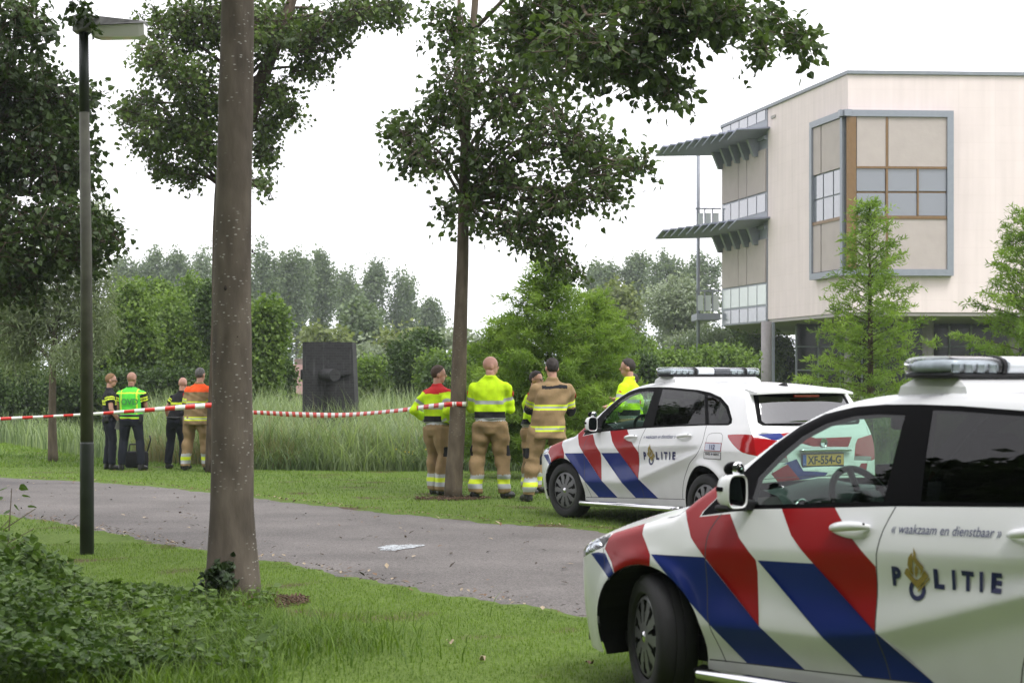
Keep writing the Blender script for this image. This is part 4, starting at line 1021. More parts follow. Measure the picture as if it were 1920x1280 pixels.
def person(loc, rz, height, label, outfit, feet=((0, .11), (0, -.11)), lean=(0, 0), arms=None, head=(0, 0), hair=None, skin='skin', group=None, sleeves=1.0, bulk=1.0, seed=1, glove=False, toe=(.25, -.25), glasses=False):
    k = height / 1.80; root = empty('person', loc, rz, label, 'person', group); root.scale = (k, k, k)
    L = np.array
    pel = L([0.5 * (feet[0][0] + feet[1][0]), .5 * (feet[0][1] + feet[1][1]), .95]); sh = pel + [lean[0], lean[1], .49]
    hip = [pel + [0, s * .095, 0] for s in (1, -1)]; ank = [L([feet[i][0], feet[i][1], .09]) for i in (0, 1)]
    knee = [(hip[i] + ank[i]) / 2 + [.035, (.01, -.01)[i], .03] for i in (0, 1)]
    shd = [sh + [0, s * .185 * bulk, -.02] for s in (1, -1)]
    elb = [shd[i] + L(arms[i][0]) for i in (0, 1)]; wri = [shd[i] + L(arms[i][1]) for i in (0, 1)]
    hy, hp = head; hc = sh + [.022 + .05 * math.sin(hp), 0, .212]
    fx = L([math.cos(hy), math.sin(hy), 0]); fy = L([-math.sin(hy), math.cos(hy), 0]); up = L([0, 0, 1.])
    H = lambda a, b, c: tuple(hc + fx * a + fy * b + up * c)
    # ---- body
    mb = MB()
    loft(mb, [(tuple(pel + [0, 0, -.06]), .11, .15, 0), (tuple(pel + [0, 0, .05]), .11, .155, 0), (tuple(pel + L([lean[0] * .4, lean[1] * .4, .2])), .10, .14, 0), (tuple(pel + L([lean[0] * .8, lean[1] * .8, .38])), .115, .165, 0), (tuple(sh + [0, 0, .0]), .08, .15, 0), (tuple(sh + [0, 0, .04]), .05, .08, 0)])
    mb.tube([sh + [-.01, 0, -.02], sh + [.0, 0, .07], hc + [-.02, 0, -.06]], [.065, .056, .055], 12)
    def rot_sphere(c, r, m=None):
        b = len(mb.v); mb.sphere((0, 0, 0), r, 18, 12)
        for i in range(b, len(mb.v)):
            q = mb.v[i]; mb.v[i] = tuple(L(c) + fx * q[0] + fy * q[1] + up * q[2])
    rot_sphere(H(0, 0, .025), (.098, .078, .098)); rot_sphere(H(.025, 0, -.05), (.066, .058, .072)); rot_sphere(H(.045, 0, -.085), (.035, .034, .028))
    rot_sphere(H(.103, 0, -.018), (.018, .012, .022)); rot_sphere(H(.088, 0, .008), (.014, .030, .012)); rot_sphere(H(.086, 0, -.062), (.010, .024, .012))
    for s in (1, -1): rot_sphere(H(-.008, s * .080, -.008), (.022, .011, .034))
    for i, s in ((0, 1), (1, -1)):
        mb.tube([shd[i] + [0, 0, -.04], (shd[i] + elb[i]) / 2, elb[i]], [.05, .048, .042], 12); mb.tube([elb[i], elb[i] * .6 + wri[i] * .4, wri[i]], [.042, .042, .029], 12)
        mb.sphere(tuple(elb[i]), .043, 10, 7)
        d = wri[i] - elb[i]; d = d / np.linalg.norm(d); side = np.cross(d, [0, 0, 1]) if abs(d[2]) < .8 else np.cross(d, [0, 1, 0]); side /= np.linalg.norm(side); nn = np.cross(side, d)
        pm = wri[i] + d * .05; mb.tube([wri[i], pm, wri[i] + d * .095], [.030, .040, .036], 10)
        for q, ln in ((-1.5, .065), (-.5, .078), (.5, .074), (1.5, .058)):
            a = wri[i] + d * .085 + side * q * .019; mb.tube([a, a + d * ln * .55 + nn * .006, a + d * ln * .9 + nn * .024], [.0105, .0100, .0085], 7)
        a = wri[i] + d * .03 + side * (-.03); mb.tube([a, a + d * .035 - side * .018 + nn * .01, a + d * .07 - side * .018 + nn * .02], [.013, .012, .009], 7)
        mb.tube([hip[i], (hip[i] + knee[i]) / 2, knee[i]], [.088, .080, .058], 12); mb.tube([knee[i], knee[i] * .65 + ank[i] * .35, ank[i]], [.056, .058, .04], 12)
        ty = toe[i]; f_ = L([math.cos(ty), math.sin(ty), 0]); mb.tube([ank[i] - f_ * .05 + [0, 0, -.045], ank[i] + f_ * .06 + [0, 0, -.05], ank[i] + f_ * .17 + [0, 0, -.06]], [.04, .045, .03], 10)
    v, f, n = voxel(mb, .0105, 2)
    obj('body', v, f, C[skin], root, True)
    # ---- trousers and boots
    kind = outfit
    fire = kind in ('hivis', 'red', 'coat', 'orange')
    wl = 1.18 if fire else 1.0
    mb = MB()
    loft(mb, [(tuple(pel + [0, 0, -.14]), .115 * bulk, .17 * bulk, 0), (tuple(pel + [-.008, 0, -.05]), .135 * bulk, .185 * bulk, 0), (tuple(pel + [0, 0, .04]), .125 * bulk, .175 * bulk, 0), (tuple(pel + [lean[0] * .1, lean[1] * .1, .10]), .122 * bulk, .170 * bulk, 0)])
    for i in (0, 1):
        q = lambda t: knee[i] * (1 - t) + ank[i] * t
        mb.tube([hip[i] + [0, 0, -.01], hip[i] * .55 + knee[i] * .45 + [-.008, 0, 0], knee[i], q(.4) + [-.012, 0, 0], q(.75) + [-.004, 0, 0], q(1.0) + [0, 0, -.015 if fire else .02]], [.108 * wl, .102 * wl, .082 * wl, .080 * wl, .076 * wl, .074 * wl], 16)
    v, f, n = voxel(mb, .012, 5); ce = v[f].mean(axis=1); v = wrinkle(v, n, .026 if fire else .016, seed); mi = np.zeros(len(f), int)
    tm = [C['tan'] if fire else C['navy'], C['silver'], C['yband'], C['black']]
    if fire:
        z = ce[:, 2]
        mi[(z > .13) & (z < .30)] = 1; mi[(z > .185) & (z < .245)] = 2; mi[z > .972] = 1 if kind in ('hivis', 'red') else 0
        for i in (0, 1):
            s = (1, -1)[i]
            pk = (np.abs(z - .60) < .065) & ((ce[:, 1] - knee[i][1]) * s > .045) & (np.abs(ce[:, 0] - knee[i][0]) < .075); mi[pk] = 3
            kp = (np.abs(z - .50) < .085) & (ce[:, 0] - knee[i][0] > .055) & (np.abs(ce[:, 1] - knee[i][1]) < .09); mi[kp] = 3
            sm = (np.abs(ce[:, 0] - (knee[i][0] * .5 + ank[i][0] * .5)) < .010) & ((ce[:, 1] - ank[i][1]) * s > .03) & (z < .5); mi[sm] = 3
    obj('trousers', v, f, tm, root, True, mi)
    for i in (0, 1):
        ty = toe[i]; f_ = L([math.cos(ty), math.sin(ty), 0]); mb = MB()
        mb.tube([ank[i] + [0, 0, .06], ank[i] + [0, 0, -.02], ank[i] - f_ * .01 + [0, 0, -.06]], [.058, .056, .052], 12)
        mb.tube([ank[i] - f_ * .055 + [0, 0, -.045], ank[i] + f_ * .05 + [0, 0, -.04], ank[i] + f_ * .14 + [0, 0, -.048], ank[i] + f_ * .19 + [0, 0, -.06]], [.044, .050, .046, .028], 12)
        v, f, n = voxel(mb, .012, 2); v[:, 2] = np.maximum(v[:, 2], .004); obj('boot', v, f, C['boot'], root, True)
    # ---- upper clothing
    coat = kind in ('coat', 'orange'); th = {'coat': .035, 'orange': .033, 'hivis': .018, 'red': .022, 'police': .014, 'vest': .018}[kind]
    hem = {'coat': -.17, 'orange': -.15, 'hivis': .045, 'red': .045, 'police': .03, 'vest': -.02}[kind]
    B = bulk; mb = MB(); l = L([lean[0], lean[1], 0])
    loft(mb, [(tuple(pel + [0, 0, hem]), .125 * B + th, .175 * B + th, 0), (tuple(pel + l * .15 + [0, 0, .08]), .118 * B + th, .17 * B + th, 0), (tuple(pel + l * .45 + [0, 0, .2]), .115 * B + th, .168 * B + th, 0), (tuple(pel + l * .75 + [0, 0, .34]), .122 * B + th, .182 * B + th, 0), (tuple(sh + [-.005, 0, -.07]), .112 * B + th, .188 * B + th, 0), (tuple(sh + [0, 0, -.025]), .10 * B + th * .8, .182 * B + th, 0), (tuple(sh + [0, 0, .015]), .078 * B + th * .5, .150 * B + th * .5, 0), (tuple(sh + [.0, 0, .045]), .064, .098 * B, 0), (tuple(sh + [-.004, 0, .075]), .070, .072, 0), (tuple(sh + [-.004, 0, .10 if fire else .085]), .068, .068, 0)])
    ar = {'coat': 1.38, 'orange': 1.35, 'hivis': 1.28, 'red': 1.28, 'police': 1.12, 'vest': 1.12}[kind]
    for i in (0, 1):
        if sleeves >= 1: mb.tube([shd[i] + [0, 0, -.03], shd[i] * .5 + elb[i] * .5, elb[i], elb[i] * .5 + wri[i] * .5, wri[i] * .95 + elb[i] * .05], [.060 * ar, .058 * ar, .053 * ar, .050 * ar, .040 * ar], 14); mb.sphere(tuple(elb[i]), .055 * ar, 12, 8)
        else: mb.tube([shd[i] + [0, 0, -.02], shd[i] * .4 + elb[i] * .6], [.064 * ar, .064 * ar], 14)
        mb.sphere(tuple(shd[i] + [0, 0, -.035]), (.062 * ar, .056 * ar, .056 * ar), 12, 8)
    v, f, n = voxel(mb, .0115, 7); ce = v[f].mean(axis=1); v = wrinkle(v, n, .026 if fire else .010, seed + 50); z = ce[:, 2]
    d0, _ = seg_dist(ce, pel, sh); arm = np.zeros(len(f), bool); at = np.zeros(len(f)); ai = np.zeros(len(f), int)
    for i in (0, 1):
        d1, t1 = seg_dist(ce, shd[i], elb[i]); d2, t2 = seg_dist(ce, elb[i], wri[i]); dm = np.minimum(d1, d2); t = np.where(d1 < d2, t1, 1 + t2)
        a = (dm < .095 * ar) & (dm < d0 - .065) & (t > .12); arm |= a; at = np.where(a, t, at); ai = np.where(a, i, ai)
    base = {'coat': 'tan', 'orange': 'tan', 'hivis': 'hivis', 'red': 'hivis', 'police': 'black', 'vest': 'green'}[kind]
    cm = [C[base], C['silver'], C['yband'], C['black'], C['red'], C['orange'], C['hivis']]; mi = np.zeros(len(f), int); to = ~arm
    if kind in ('hivis', 'red'):
        mi[to & (z > 1.175) & (z < 1.222)] = 1; mi[(z > 1.008) & (z < 1.085) & to] = 3; mi[to & (z < 1.008)] = 1
        mi[arm & (at > .52) & (at < .66)] = 1; mi[arm & (at > 1.62) & (at < 1.72)] = 1
        mi[to & (np.abs(z - 1.395) < .005) & (ce[:, 0] < sh[0])] = 1 if False else 0
        if kind == 'red': mi[to & (z > 1.385)] = 4
    if coat:
        for zb in (1.165, .90):
            mi[to & (np.abs(z - zb) < .034)] = 2; mi[to & (np.abs(z - zb) < .009)] = 1
        mi[arm & (at > .60) & (at < .86)] = 2; mi[arm & (at > .70) & (at < .76)] = 1; mi[arm & (at > .92) & (at < 1.15)] = 3; mi[arm & (at > 1.50) & (at < 1.68)] = 2; mi[arm & (at > 1.57) & (at < 1.61)] = 1
        if kind == 'coat': mi[to & (np.abs(z - 1.415) < .018) & (np.abs(ce[:, 1] - sh[1]) < .16) & (ce[:, 0] < sh[0])] = 3
        else: mi[(z > 1.365) & (z < 1.50)] = 5
    if kind == 'police': mi[to & (z > 1.20) & (z < 1.29)] = 2; mi[to & (z > 1.235) & (z < 1.25)] = 3; mi[arm & (at > .22) & (at < .46)] = 2; mi[arm & (at > .31) & (at < .36)] = 3
    if kind == 'vest':
        mi[arm] = 3; mi[arm & (at > .30) & (at < .55)] = 2; mi[arm & (at > .40) & (at < .45)] = 3
        yy = ce[:, 1] - sh[1]; mi[to & (np.abs(np.abs(yy) - .15) < .012) & (z > 1.0)] = 2; mi[to & (np.abs(z - 1.40) < .012)] = 2; mi[to & (z < .955)] = 2
        mi[to & (z > 1.505)] = 3
    obj('jacket' if fire else ('safety_vest' if kind == 'vest' else 'shirt'), v, f, cm, root, True, mi)
    # ---- hair, eyes, extras
    if hair:
        hb = MB(); hb.sphere((0, 0, 0), 1.0, 30, 20); hv = np.array(hb.v); r = np.random.default_rng(seed); keep = []
        for q in hb.f:
            m_ = hv[list(q)].mean(axis=0); front = m_[0]; zz = m_[2]
            lim = ip(front, [-1, -.5, -.12, .02, .12, .35, .55, .8, 1], [-.80, -.72, -.35, -.30, .05, .22, .50, .68, .75])
            if zz > lim: keep.append(q)
        sc_ = L([.103, .0815, .1035]) * (1.0 + r.uniform(-.03, .04, (len(hv), 1))); hv = hv * sc_; hv[:, 2] += .030; hv[:, 0] -= .004
        V = [tuple(hc + fx * q[0] + fy * q[1] + up * q[2]) for q in hv]
        o = obj('hair', V, keep, C[hair], root, True); so = o.modifiers.new('thick', 'SOLIDIFY'); so.thickness = .02; so.offset = -1
    for s in (1, -1):
        MB().sphere(H(.090, s * .032, .002), (.008, .011, .006), 8, 6).build('eye', C['eye'], root, True)
    if glasses:
        g = MB()
        for s in (1, -1):
            g.tube([H(.106 - .0 * abs(math.cos(t)), s * .034 + .026 * math.cos(t), .002 + .019 * math.sin(t)) for t in np.linspace(0, 2 * math.pi, 17)], .0028, 6, cap=False); g.tube([H(.104, s * .06, .006), H(0, s * .086, .006)], .0028, 6)
        g.tube([H(.107, .009, .004), H(.107, -.009, .004)], .003, 6); g.build('glasses', C['eye'], root)
    if kind in ('police', 'vest'):
        bt = MB(); pts = [tuple(pel + L([.136 * math.cos(t) * B, .186 * math.sin(t) * B, .045])) for t in np.linspace(0, 2 * math.pi, 29)]
        bt.tube(pts, .022, 8, cap=False); bt.box(pel + [-.06, -.19 * B, .0], (.09, .06, .15), bev=.015); bt.box(pel + [.02, .19 * B, .02], (.07, .05, .10), bev=.012); bt.build('duty_belt', C['boot'], root, True)
    if fire and kind in ('hivis', 'red', 'coat', 'orange'):
        i = 0; d = elb[0] - shd[0]; d /= np.linalg.norm(d)
        for i, s in ((0, 1), (1, -1)):
            c = shd[i] * .72 + elb[i] * .28 + L([0, s * .061 * ar, -.03]); MB().sphere(tuple(c), (.030, .007, .036), 12, 8).build('arm_badge', C['red'], root, True)
    if glove:
        i = 0; d = wri[i] - elb[i]; d /= np.linalg.norm(d); g = MB(); g.tube([wri[i] - d * .03, wri[i] + d * .02, wri[i] + d * .07, wri[i] + d * .14], [.042, .044, .052, .04], 12)
        v, f, n = voxel(g, .012, 3); obj('glove', v, f, C['glove'], root, True)
    root['hand'] = [float(q) for q in (wri[1] + (wri[1] - elb[1]) * .25)]
    return root

CROSS = (((.07, .045, -.29), (.25, -.14, -.24)), ((.07, -.045, -.29), (.25, .14, -.21)))
HIPS = (((-.13, .13, -.26), (.06, .03, -.42)), ((-.13, -.13, -.26), (.06, -.03, -.42)))
HANG = (((-.03, .07, -.29), (.05, .06, -.52)), ((-.03, -.07, -.29), (.05, -.06, -.52)))
def G(px, Y): return (float((px - 960) * Y / FPX), Y, float(gz((px - 960) * Y / FPX, Y)))
FG = 'emergency crew standing on the lawn'
bald = person(G(921, 23.8), R(82), 1.89, 'bald firefighter seen from behind in yellow shirt and tan trousers, arms folded, looking right', 'hivis', feet=((-.02, .20), (.03, -.17)), arms=CROSS, head=(R(-62), 0), skin='skin', bulk=1.06, seed=3, toe=(.35, -.5), group=FG)
redc = person(G(818, 24.5), R(48), 1.77, 'firefighter with red shoulder yoke and hands on hips beside the tape', 'red', feet=((.05, .10), (-.03, -.12)), arms=HIPS, head=(R(-38), 0), hair='h_brown', seed=4, bulk=1.02, group=FG)
short = person(G(997, 24.9), R(-22), 1.70, 'firefighter in yellow shirt with glasses, arms folded, half hidden behind a tan coat', 'hivis', feet=((.02, .13), (-.02, -.13)), arms=CROSS, lean=(.04, 0), head=(R(-6), .1), hair='h_dark', seed=5, glasses=True, group=FG)
coat = person(G(1044, 23.3), R(103), 1.86, 'firefighter in long tan coat with yellow bands, back turned, beside the police car bonnet', 'coat', feet=((-.02, .37), (.03, -.13)), lean=(.02, -.07), arms=(((.10, .07, -.27), (.28, -.06, -.22)), ((.08, -.06, -.28), (.25, .10, -.26))), head=(R(6), 0), hair='h_dark', seed=6, bulk=1.08, group=FG)
darkh = person(G(1180, 26.0), R(152), 1.90, 'dark haired firefighter in yellow shirt behind the police car, looking left', 'hivis', feet=((0, .12), (0, -.12)), arms=(((.02, .12, -.28), (.22, -.02, -.30)), ((.05, -.12, -.27), (.22, .02, -.22))), head=(R(18), 0), hair='h_dark', seed=7, group=FG)
behind = person(G(1188, 28.0), R(200), 1.70, 'dark haired firefighter almost wholly hidden behind another by the police car', 'hivis', feet=((0, .12), (0, -.12)), arms=CROSS, head=(R(0), 0), hair='h_dark', seed=8, group=FG)
sandy = person(G(205, 33.0), R(14), 1.77, 'sandy haired police officer with glasses holding a grey folder', 'police', feet=((-.04, .10), (.05, -.10)), arms=(((.04, .06, -.28), (.24, -.04, -.26)), ((.02, -.06, -.29), (.16, -.02, -.50))), head=(R(-4), .05), hair='h_blond', seed=9, sleeves=.5, glasses=True, group=FG)
vest = person(G(249, 32.7), R(80), 1.80, 'police officer with shaved head in a green safety vest, arms folded', 'vest', feet=((-.02, .21), (.02, -.15)), arms=CROSS, head=(R(-20), 0), skin='skin_dark', seed=10, sleeves=.5, bulk=1.12, group=FG)
gloved = person(G(334, 33.2), R(62), 1.70, 'balding police officer in black wearing a blue glove', 'police', feet=((-.05, .20), (.0, -.13)), lean=(.10, -.07), arms=(((-.06, .15, -.26), (.02, .15, -.46)), ((.05, -.08, -.27), (.2, .06, -.30))), head=(R(10), .1), skin='skin', seed=11, sleeves=.5, glove=True, group=FG)
orange = person(G(374, 32.6), R(76), 1.87, 'grey haired firefighter in tan coat with orange shoulders', 'orange', feet=((-.06, .24), (.04, -.12)), lean=(.02, -.06), arms=(((-.01, .06, -.29), (.14, .03, -.50)), ((.0, -.07, -.29), (.14, -.05, -.48))), head=(R(-12), 0), hair='h_grey', seed=12, bulk=1.08, group=FG)
# what they carry
h_ = sandy['hand']; fo = tag(MB().box((0, 0, 0), (.24, .012, .17), bev=.003).build('folder', C['paper']), 'grey folder held in the sandy haired officer\'s hand', 'folder')
fo.location = sandy.matrix_basis @ Vector((h_[0] + .03, h_[1] - .03, h_[2] - .06)); fo.rotation_euler = (R(10), R(20), R(14))
tv, tf = text_mesh('OVD', .15, 0, .004); tw = tv[:, 0].max()
obj('vest_lettering', [(-.172 + .02 * abs((q[0] - tw / 2) / .2) ** 2, (tw / 2 - q[0]), 1.19 + q[1]) for q in tv], tf, C['ovd'], vest, False)
def back_text(root, s, size, z, x, m_):
    tv, tf = text_mesh(s, size, 0, .001); tw = tv[:, 0].max(); obj('shoulder_lettering', [(x + .25 * ((tw / 2 - q[0])) ** 2, (tw / 2 - q[0]) - .06, z + q[1]) for q in tv], tf, m_, root, False)
bg_ = empty('equipment_bag', (G(256, 33.6)[0], 33.6, float(gz(G(256, 33.6)[0], 33.6))), R(15), 'black equipment bag standing in the grass behind the officer in the green vest', 'bag')
MB().box((0, 0, .16), (.42, .26, .30), bev=.04).build('bag_body', C['black'], bg_, True)
MB().tube([(-.14, 0, .30), (-.12, 0, .44), (.12, 0, .44), (.14, 0, .30)], .018, 8).build('bag_handle', C['boot'], bg_, True)
MB().tube([(.20, .05, .30), (.26, .05, .52), (.24, .05, .60)], .014, 8).build('bag_strap', C['boot'], bg_, True)
# ------------------------------------------------------------------ office building
PK = mat('pale_pink_cladding', (.665, .58, .562), .75, noise=.03, nscale=1.2, bump=.05, bscale=30)
def joints(m, w_, h_):
    """faint panel joints and rain streaks on the cladding"""
    n = m.node_tree; b = n.nodes['Principled BSDF']; src = b.inputs['Base Color'].links[0].from_socket; tc = n.nodes.new('ShaderNodeTexCoord'); sx = n.nodes.new('ShaderNodeSeparateXYZ'); n.links.new(tc.outputs['Object'], sx.inputs[0]); ad = n.nodes.new('ShaderNodeMath'); ad.operation = 'SUBTRACT'; n.links.new(sx.outputs[0], ad.inputs[0]); n.links.new(sx.outputs[1], ad.inputs[1]); cb = n.nodes.new('ShaderNodeCombineXYZ'); n.links.new(ad.outputs[0], cb.inputs[0]); n.links.new(sx.outputs[2], cb.inputs[1])
    br = n.nodes.new('ShaderNodeTexBrick'); br.offset = 0; br.inputs['Scale'].default_value = 1; br.inputs['Brick Width'].default_value = w_; br.inputs['Row Height'].default_value = h_; br.inputs['Mortar Size'].default_value = .012; br.inputs['Color1'].default_value = (1, 1, 1, 1); br.inputs['Color2'].default_value = (.985, .985, .985, 1); br.inputs['Mortar'].default_value = (.95, .945, .94, 1); n.links.new(cb.outputs[0], br.inputs['Vector'])
    mp = n.nodes.new('ShaderNodeMapping'); mp.inputs['Scale'].default_value = (2.2, .12, 1); n.links.new(cb.outputs[0], mp.inputs[0]); nz = n.nodes.new('ShaderNodeTexNoise'); nz.inputs['Scale'].default_value = 1.5; nz.inputs['Detail'].default_value = 5; n.links.new(mp.outputs[0], nz.inputs['Vector']); mr = n.nodes.new('ShaderNodeMapRange'); mr.inputs[1].default_value = .35; mr.inputs[2].default_value = .7; mr.inputs[3].default_value = 1.03; mr.inputs[4].default_value = .93; n.links.new(nz.outputs['Fac'], mr.inputs[0])
    m1 = n.nodes.new('ShaderNodeMix'); m1.data_type = 'RGBA'; m1.blend_type = 'MULTIPLY'; m1.inputs[0].default_value = 1; n.links.new(src, m1.inputs[6]); n.links.new(br.outputs['Color'], m1.inputs[7]); m2 = n.nodes.new('ShaderNodeVectorMath'); m2.operation = 'SCALE'; n.links.new(m1.outputs[2], m2.inputs[0]); n.links.new(mr.outputs[0], m2.inputs['Scale']); n.links.new(m2.outputs[0], b.inputs['Base Color'])
joints(PK, 1.2, .6)
GM = mat('grey_metal', (.225, .245, .28), .45, .3, noise=.05); DM = mat('dark_grey_metal', (.20, .22, .245), .5, .3, noise=.08); BR = mat('bronze_frame', (.17, .098, .040), .45, .2, noise=.08); BLIND = mat('beige_blind', (.385, .34, .318), .85, noise=.05, nscale=2, bump=.2, bscale=6, dist=.03)
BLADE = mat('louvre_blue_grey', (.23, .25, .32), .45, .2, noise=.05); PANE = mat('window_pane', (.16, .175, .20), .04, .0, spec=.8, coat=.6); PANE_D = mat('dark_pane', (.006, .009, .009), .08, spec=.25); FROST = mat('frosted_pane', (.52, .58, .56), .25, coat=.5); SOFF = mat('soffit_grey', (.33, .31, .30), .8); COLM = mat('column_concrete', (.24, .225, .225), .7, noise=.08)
C0 = np.array([630 / FPX * 62.0, 62.0]); L0 = np.array([395 / FPX * 75.6, 75.6]); R0 = np.array([30.0, 63.2]); ZS, ZT = 3.66, 12.03
bd = empty('office_building', (float(C0[0]), float(C0[1]), 0), 0, 'three storey pale pink office building raised on columns with a bronze corner window', 'building')
dl = (L0 - C0) / np.linalg.norm(L0 - C0); dr = (R0 - C0) / np.linalg.norm(R0 - C0); nl = np.array([dl[1], -dl[0]]); nl = nl if nl[0] < 0 else -nl; nr = np.array([dr[1], -dr[0]]); nr = nr if nr[1] < 0 else -nr
def sl(px): a = (px - 960) / FPX; return float((a * C0[1] - C0[0]) / (dl[0] - a * dl[1]))
def sr(px): a = (px - 960) / FPX; return float((a * C0[1] - C0[0]) / (dr[0] - a * dr[1]))
def zl(px, py): return CH - (py - HY) * (C0 + dl * sl(px))[1] / FPX
def zr_(px, py): return CH - (py - HY) * (C0 + dr * sr(px))[1] / FPX
def fpt(d, n, s, z, o=0.0): p = d * s + n * o; return (float(p[0]), float(p[1]), float(z))
def fbox(name, d, n, s0, s1, z0, z1, o0, o1, m_, parent=None, bevel=0):
    """box on a facade: along it s0..s1, height z0..z1, standing out o0..o1"""
    v = [fpt(d, n, s, z, o) for o in (o0, o1) for z in (z0, z1) for s in (s0, s1)]
    return obj(name, v, [(0, 1, 3, 2), (4, 6, 7, 5), (0, 4, 5, 1), (2, 3, 7, 6), (0, 2, 6, 4), (1, 5, 7, 3)], m_, parent or bd, False)
# upper storeys as one body
s14, send = sl(1440), sl(1355)
poly = [C0, R0, np.array([30., 90.]), np.array([12., 92.]), L0]
def prism_xy(name, P, z0, z1, m_):
    P = [p - C0 for p in P]; n = len(P); v = [(p[0], p[1], z0) for p in P] + [(p[0], p[1], z1) for p in P]
    return obj(name, v, [tuple(range(n))[::-1], tuple(range(n, 2 * n))] + [(i, (i + 1) % n, n + (i + 1) % n, n + i) for i in range(n)], m_, bd, False)
prism_xy('wall', poly, ZS + .12, ZT - .12, PK)
prism_xy('soffit', [p + (np.array([18., 76.]) - p) * .004 for p in poly], ZS, ZS + .117, SOFF)
cx_ = np.array([18., 76.]); prism_xy('roof_edge', [p + (p - cx_) / np.linalg.norm(p - cx_) * .10 for p in poly], ZT - .117, ZT, DM)
fbox('wall_vent', dl, nl, sl(1455), sl(1447), zl(1450, 222), zl(1450, 217), 0, .04, SOFF)
# glazed strip of the left flank: frames, panes and drawn blinds
def strip(px0, px1, n, py0, py1, m_, nm, o=.05, gap=.05, ref=1440):
    z0, z1 = zl(ref, py1), zl(ref, py0); a, b = sl(px0), sl(px1); xs_ = np.linspace(min(a, b), max(a, b), n + 1)
    for i in range(n): fbox(nm, dl, nl, xs_[i] + gap, xs_[i + 1] - gap, z0 + gap, z1 - gap, .01, o, m_)
fbox('curtain_wall_frame', dl, nl, s14, send, ZS + .02, ZT - .13, .003, .03, GM)
strip(1438, 1357, 5, 202, 226, PANE, 'pane'); 
for z_a, z_b, z_c in ((277, 360, 398), (446, 530, None)):
    strip(1439, 1404, 1, z_a, z_b, BLIND, 'blind', .09, .03); strip(1404, 1388, 1, z_a, z_b, BLIND, 'blind', .09, .03); strip(1388, 1357, 1, z_a, z_b, BLIND, 'blind', .09, .03)
    if z_c: strip(1438, 1357, 5, z_b, z_c, PANE, 'pane')
strip(1439, 1357, 5, 530, 572, FROST, 'pane'); strip(1439, 1357, 5, 572, 603, PANE, 'pane')
# sun louvres: blades standing out from the flank, brackets below
for k, (pyc) in enumerate((247, 415)):
    zc_ = zl(1440, pyc)
    for i in range(10):
        t = i / 9; s_ = s14 + .3 + (send - s14 - .1) * t; ln = 1.35 + 1.35 * t; c = fpt(dl, nl, s_, zc_ + .02, ln / 2)
        v = []
        for o_ in (0.0, ln):
            for ds, dz in ((-.55, .16), (.55, -.10), (.55, -.16), (-.55, .10)): v.append(fpt(dl, nl, s_ + ds, zc_ + dz - .10 * (o_ / ln), o_))
        obj('louvre_blade', v, [(0, 1, 2, 3), (4, 7, 6, 5), (0, 4, 5, 1), (1, 5, 6, 2), (2, 6, 7, 3), (3, 7, 4, 0)], BLADE, bd, False)
    fbox('louvre_rail', dl, nl, s14 + .1, send + .2, zc_ - .28, zc_ - .14, .02, .12, GM)
    for i in range(5):
        s_ = s14 + .9 + i * (send - s14 - 1.2) / 4
        P3 = [fpt(dl, nl, s_, zc_ - .12, .02), fpt(dl, nl, s_, zc_ - .12, .55), fpt(dl, nl, s_, zc_ - .85, .25), fpt(dl, nl, s_, zc_ - .85, .06)]
        MB().prism(P3, tuple(np.array(fpt(dl, nl, .22, 0, 0)))).build('bracket', DM, bd)
pp = W(1309, 500, 77.5)[:2] - C0
MB().tube([(pp[0], pp[1], 0), (pp[0], pp[1], zl(1440, 247) - .02)], .075, 12).build('louvre_post', GM, bd, True)
for py0, py1, slab in ((392, 420, 424), (546, 583, 598)):
    a = W(1306, py0, 77.0) - [C0[0], C0[1], 0]; b = W(1354, py1, 76.2) - [C0[0], C0[1], 0]; zt, zb = a[2], b[2]; zs2 = W(1340, slab, 76.6)[2]
    bal = empty('balcony', (0, 0, 0)); bal.parent = bd
    MB().box(((a[0] + b[0]) / 2, a[1] + 1.0, (zs2 + zb) / 2 - .05), (b[0] - a[0], 2.4, max(.2, zb - zs2 - .05))).build('balcony_slab', GM, bal)
    for i in range(3):
        x0 = a[0] + (b[0] - a[0]) * i / 3; MB().box((x0 + (b[0] - a[0]) / 6, a[1], (zt + zb) / 2 - .06), ((b[0] - a[0]) / 3 - .10, .03, zt - zb - .22)).build('balustrade_pane', FROST, bal)
        MB().box((x0 + .02, a[1], (zt + zb) / 2), (.05, .05, zt - zb)).build('baluster', GM, bal)
    MB().box(((a[0] + b[0]) / 2, a[1], zt + .02), (b[0] - a[0] + .1, .07, .06)).build('hand_rail', GM, bal)
# bronze corner window with its grey surround
zt, zb = zr_(1600, 208), zr_(1600, 517); sR = sr(1784); sL = sl(1530)
cw = empty('corner_window', (0, 0, 0)); cw.parent = bd
fr = .22
for (d, n, s1) in ((dr, nr, sR), (dl, nl, sL)):
    fbox('surround', d, n, -.35, s1, zt - fr, zt, .0 if d is dr else .003, .26 if d is dr else .257, GM, cw); fbox('surround', d, n, -.35, s1, zb, zb + fr, .0 if d is dr else .003, .26 if d is dr else .257, GM, cw); fbox('surround', d, n, s1 - fr, s1, zb + fr + .003, zt - fr - .003, .0, .26, GM, cw)
    fbox('window_back', d, n, 0, s1 - fr - .003, zb + fr + .003, zt - fr - .003, .02, .12, BR if d is dr else DM, cw)
fbox('corner_post', dr, nr, -.10, sr(1602), zb + fr + .003, zt - fr - .003, .125, .24, BR, cw); fbox('corner_post', dl, nl, .0, sl(1586), zb + fr + .003, zt - fr - .003, .10, .22, GM, cw)
